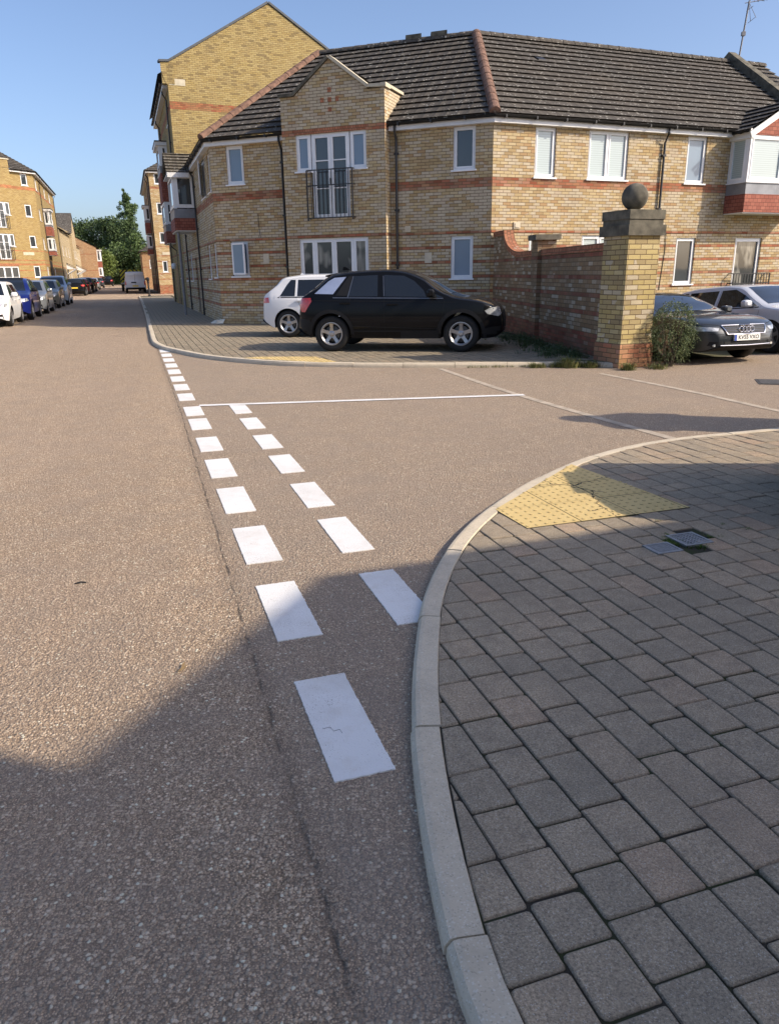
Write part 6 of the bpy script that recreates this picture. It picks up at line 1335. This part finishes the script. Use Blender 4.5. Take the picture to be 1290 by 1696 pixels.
# ---- bollard at the kerb
pb = W(60.6, 1.22); m = MB(); m.lathe([(.12, 0), (.12, .06), (.07, .1), (.065, .95), (.10, .98), (.10, 1.04), (.06, 1.08), (.12, 1.16), (.13, 1.28), (.06, 1.36), (0, 1.38)], (pb[0], pb[1], HF), 14)
tag(m.build('bollard', M['black_metal'], origin=(pb[0], pb[1], HF), smooth=True), 'black cast bollard with knob top on the far pavement corner near the white van', 'bollard')

# ------------------------------------------------------------------ plants
def foliage(m, ctr, rad, n, ls, bias=0.0, clumps=14, droop=0.2, ragged=.35, flat=1.0):
    ctr, rad = np.array(ctr, float), np.array(rad, float); C_ = []
    for _ in range(clumps):
        v = rvec(); rr = random.uniform(.35, 1.0)**.5; C_.append((v*rr*(1-ragged*.5), random.uniform(.25, .5)))
    for _ in range(n):
        cc, cr = random.choice(C_); p = cc+rvec()*cr*random.random()**.45; l = np.linalg.norm(p)
        if l > 1.12: continue
        q = ctr+p*rad; d = rvec()+p*.8+np.array([0, 0, -droop]); d /= np.linalg.norm(d); rn = min(1, max(0, random.gauss(.42, .2)+bias))
        s_ = ls*random.uniform(.6, 1.3); leaf(m, q, d, rvec(), s_*1.5, s_, rn)
def tree(label, p, h, crown, leafm, n, ls, clumps=22, trunk_h=.3, name='tree', tr=.25, ragged=.3, flat=1.0, seed=0):
    random.seed(seed+int(h*10)); t = thing(name, label, 'tree', (p[0], p[1], 0), 0, 'trees at the end of the street'); m = MB(); top = h*.8
    m.tube([(p[0], p[1], -.1), (p[0]+.1, p[1], h*.25), (p[0]-.1, p[1]+.1, h*.5), (p[0], p[1], top)], [tr, tr*.8, tr*.5, tr*.12], 8)
    for k in range(7):
        a = k*2.4; z0_ = h*(trunk_h+.06*k); m.tube([(p[0], p[1], z0_), (p[0]+math.cos(a)*crown[0]*.35, p[1]+math.sin(a)*crown[0]*.35, z0_+h*.09), (p[0]+math.cos(a)*crown[0]*.75, p[1]+math.sin(a)*crown[0]*.75, z0_+h*.2)], [tr*.35, tr*.22, tr*.06], 5)
    m.part('trunk', M['bark'], t)
    m = MB(); foliage(m, (p[0], p[1], h-crown[2]), crown, n, ls, clumps=clumps, ragged=ragged); m.part('crown', M[leafm], t); return t
def poplar(label, p, h, r, n, seed):
    random.seed(seed); t = thing('poplar_tree', label, 'tree', (p[0], p[1], 0), 0, 'trees at the end of the street'); m = MB(); m.tube([(p[0], p[1], 0), (p[0], p[1], h*.9)], [.4, .05], 8)
    for k in range(16): a = k*2.1; z0_ = h*(.12+.045*k); m.tube([(p[0], p[1], z0_), (p[0]+math.cos(a)*r*.5, p[1]+math.sin(a)*r*.5, z0_+h*.1)], [.1, .02], 4)
    m.part('trunk', M['bark'], t); m = MB()
    for k in range(80):
        f = .04+.95*k/80; rr = r*(min(1, f*4)*.45+.55)*(1 if f < .8 else ((1-f)/.2)**.6*.8+.2); a = random.uniform(0, 6.28); q = random.random()**.5
        foliage(m, (p[0]+math.cos(a)*rr*q*.5, p[1]+math.sin(a)*rr*q*.5, h*f), (rr*.62, rr*.62, h*.07), n//80, .2, bias=random.uniform(-.12, .16), clumps=3, droop=-.5)
    m.part('crown', M['leaf_poplar'], t)
def at(px, d): 
    x = (px-645)/1240; y = 1/0.9524*0+1; dr = np.array([x/ (math.cos(PITCH)+.0), 1.0]); dr /= np.linalg.norm(dr); return dr*d
poplar('tall slender poplar standing above the dark trees at the street end', W(172, 1.0), 17.4, 2.3, 22000, 3)
poplar('second poplar half hidden behind the far brown block', W(168, 9.2), 18.2, 2.0, 14000, 5)
tree('broad very dark tree left of the tall poplar', W(182, -5.0), 13.6, (7.5, 7.5, 4.8), 'leaf_dark', 20000, .30, 40, seed=1)
tree('dark tree rising behind the cream terrace', W(176, -14.5), 11.2, (6, 6, 4.4), 'leaf_dark', 12000, .30, 30, seed=2)
tree('sunlit light green tree at the end of the street left of the road', W(150, -6.2), 6.8, (4.0, 4.0, 3.3), 'leaf_light', 13000, .24, 34, seed=3)
tree('mid green tree in front of the poplar at the road end', W(163, .8), 9.2, (4.2, 4.2, 4.6), 'leaf_mid', 12000, .26, 30, seed=4)
tree('mid green tree right of the poplar above the white van', W(160, 6.0), 10.2, (5.0, 5.0, 5.0), 'leaf_mid', 13000, .27, 32, seed=6)
tree('dark bush-like tree behind the works truck', W(161, -2.0), 7.5, (4.5, 4, 4), 'leaf_dark', 10000, .25, 26, seed=7)
tree('low olive green tree between the truck and the low house', W(140, 5.0), 7.0, (3.6, 3.6, 3.6), 'leaf_mid', 9000, .24, 24, seed=9)
random.seed(11)
m = MB()
for k in range(46):
    u, v = 164+random.uniform(-3, 3), -8+k*.42; foliage(m, (*W(u, v)[:2], 1.0), (1.3, 1.3, 1.3), 130, .34, clumps=4)
o = m.build('hedge', M['leaf_mid'], origin=W(164, 0)); tag(o, 'rough green hedge closing the far end of the road', 'hedge')

# shrub beside the gate pillar
random.seed(21); rng = np.random.default_rng(21); sh_c = np.array([4.56, 12.28]); t = thing('clipped_shrub', 'dense drooping green shrub squeezed between the gate pillar and the dark grey car', 'shrub', (*sh_c, 0))
m = MB()
for k in range(9): a = k*.7; m.tube([(sh_c[0]+.05*math.cos(a), sh_c[1]+.05*math.sin(a), 0), (sh_c[0]+.12*math.cos(a), sh_c[1]+.12*math.sin(a), .4), (sh_c[0]+.24*math.cos(a), sh_c[1]+.2*math.sin(a), .8)], [.016, .012, .005], 5)
m.part('stem', M['bark'], t); m = MB()
for k in range(620):
    v = rvec(); q = np.array([v[0]*.29, v[1]*.26, .59+v[2]*.44]); q[2] = min(q[2], .99+random.uniform(-.03, .03)); r_ = random.uniform(.72, 1.06); b = np.array([*sh_c, 0])+np.array([q[0]*r_, q[1]*r_, q[2]])
    if b[2] < .12: continue
    if random.random() < .35 and q[2] < .35: continue
    d = np.array([v[0], v[1], random.uniform(-.9, .25)]); d /= np.linalg.norm(d); rn0 = random.gauss(.42, .16)
    for j in range(13):
        c_ = b+d*(.011*j)+np.array([0, 0, -.0006*j*j]); dd = d*.5+rvec()*.75; dd /= np.linalg.norm(dd); leaf(m, c_, dd, rvec(), random.uniform(.022, .036), .011, min(1, max(0, rn0+random.gauss(0, .12))))
m.part('foliage', M['leaf_shrub'], t)

# weeds and grass along kerb and wall
random.seed(31)
m = MB()
for k in range(90):
    q = random.random(); x = 2.35+q*1.25; y = 12.36-.05*q+random.uniform(-.04, .05); grass_tuft(m, (x, y, 0.0), 16, .09+.04*random.random(), .05, .003)
for k in range(40): grass_tuft(m, (1.3+random.random()*1.2, 12.43+random.uniform(-.03, .03), 0.01), 8, .05, .04, .0025)
o = m.build('kerb_grass', M['leaf_weed'], origin=(3, 12.4, 0)); o['kind'] = 'stuff'; tag(o, 'straggling grass along the foot of the far kerb', 'grass')
for (x, y, n, h, s_, lab) in ((2.95, 12.36, 420, .21, .20, 'bushy clump of yellowing grass at the kerb left of the gate pillar'), (3.28, 12.27, 260, .15, .13, 'leafy green weed clump next to the yellowing grass'), (3.78, 11.88, 280, .14, .13, 'small green weed growing in front of the gate pillar foot'), (4.28, 12.02, 200, .10, .20, 'low weeds at the foot of the drooping shrub')):
    m = MB(); grass_tuft(m, (x, y, 0.0), n, h, s_, .004)
    for _ in range(n//2): a = random.uniform(0, 6.28); r_ = random.uniform(0, s_); leaf(m, (x+r_*math.cos(a), y+r_*math.sin(a), random.uniform(.02, h*.7)), rvec()*[1, 1, .5], (0, 0, 1), .045, .022, random.random()*.7)
    tag(m.build('weed_clump', M['leaf_weed'], origin=(x, y, 0)), lab, 'weed')
m = MB()
for k in range(330):
    y = random.uniform(12.9, 17.6); x0 = 3.46-(y-12.7)*.073; x = x0-abs(random.gauss(0, .33))-.03
    grass_tuft(m, (x, y, HF-.01), 7, random.uniform(.06, .22), .08, .005)
    for _ in range(4): leaf(m, (x+random.gauss(0, .06), y+random.gauss(0, .06), HF+random.uniform(.01, .14)), rvec()*[1, 1, .4], (0, 0, 1), .06, .03, random.random()*.45)
o = m.build('ground_weeds', M['leaf_dark'], origin=(3, 15, 0)); o['kind'] = 'stuff'; tag(o, 'dark low weeds growing in the shade along the garden wall', 'weeds')
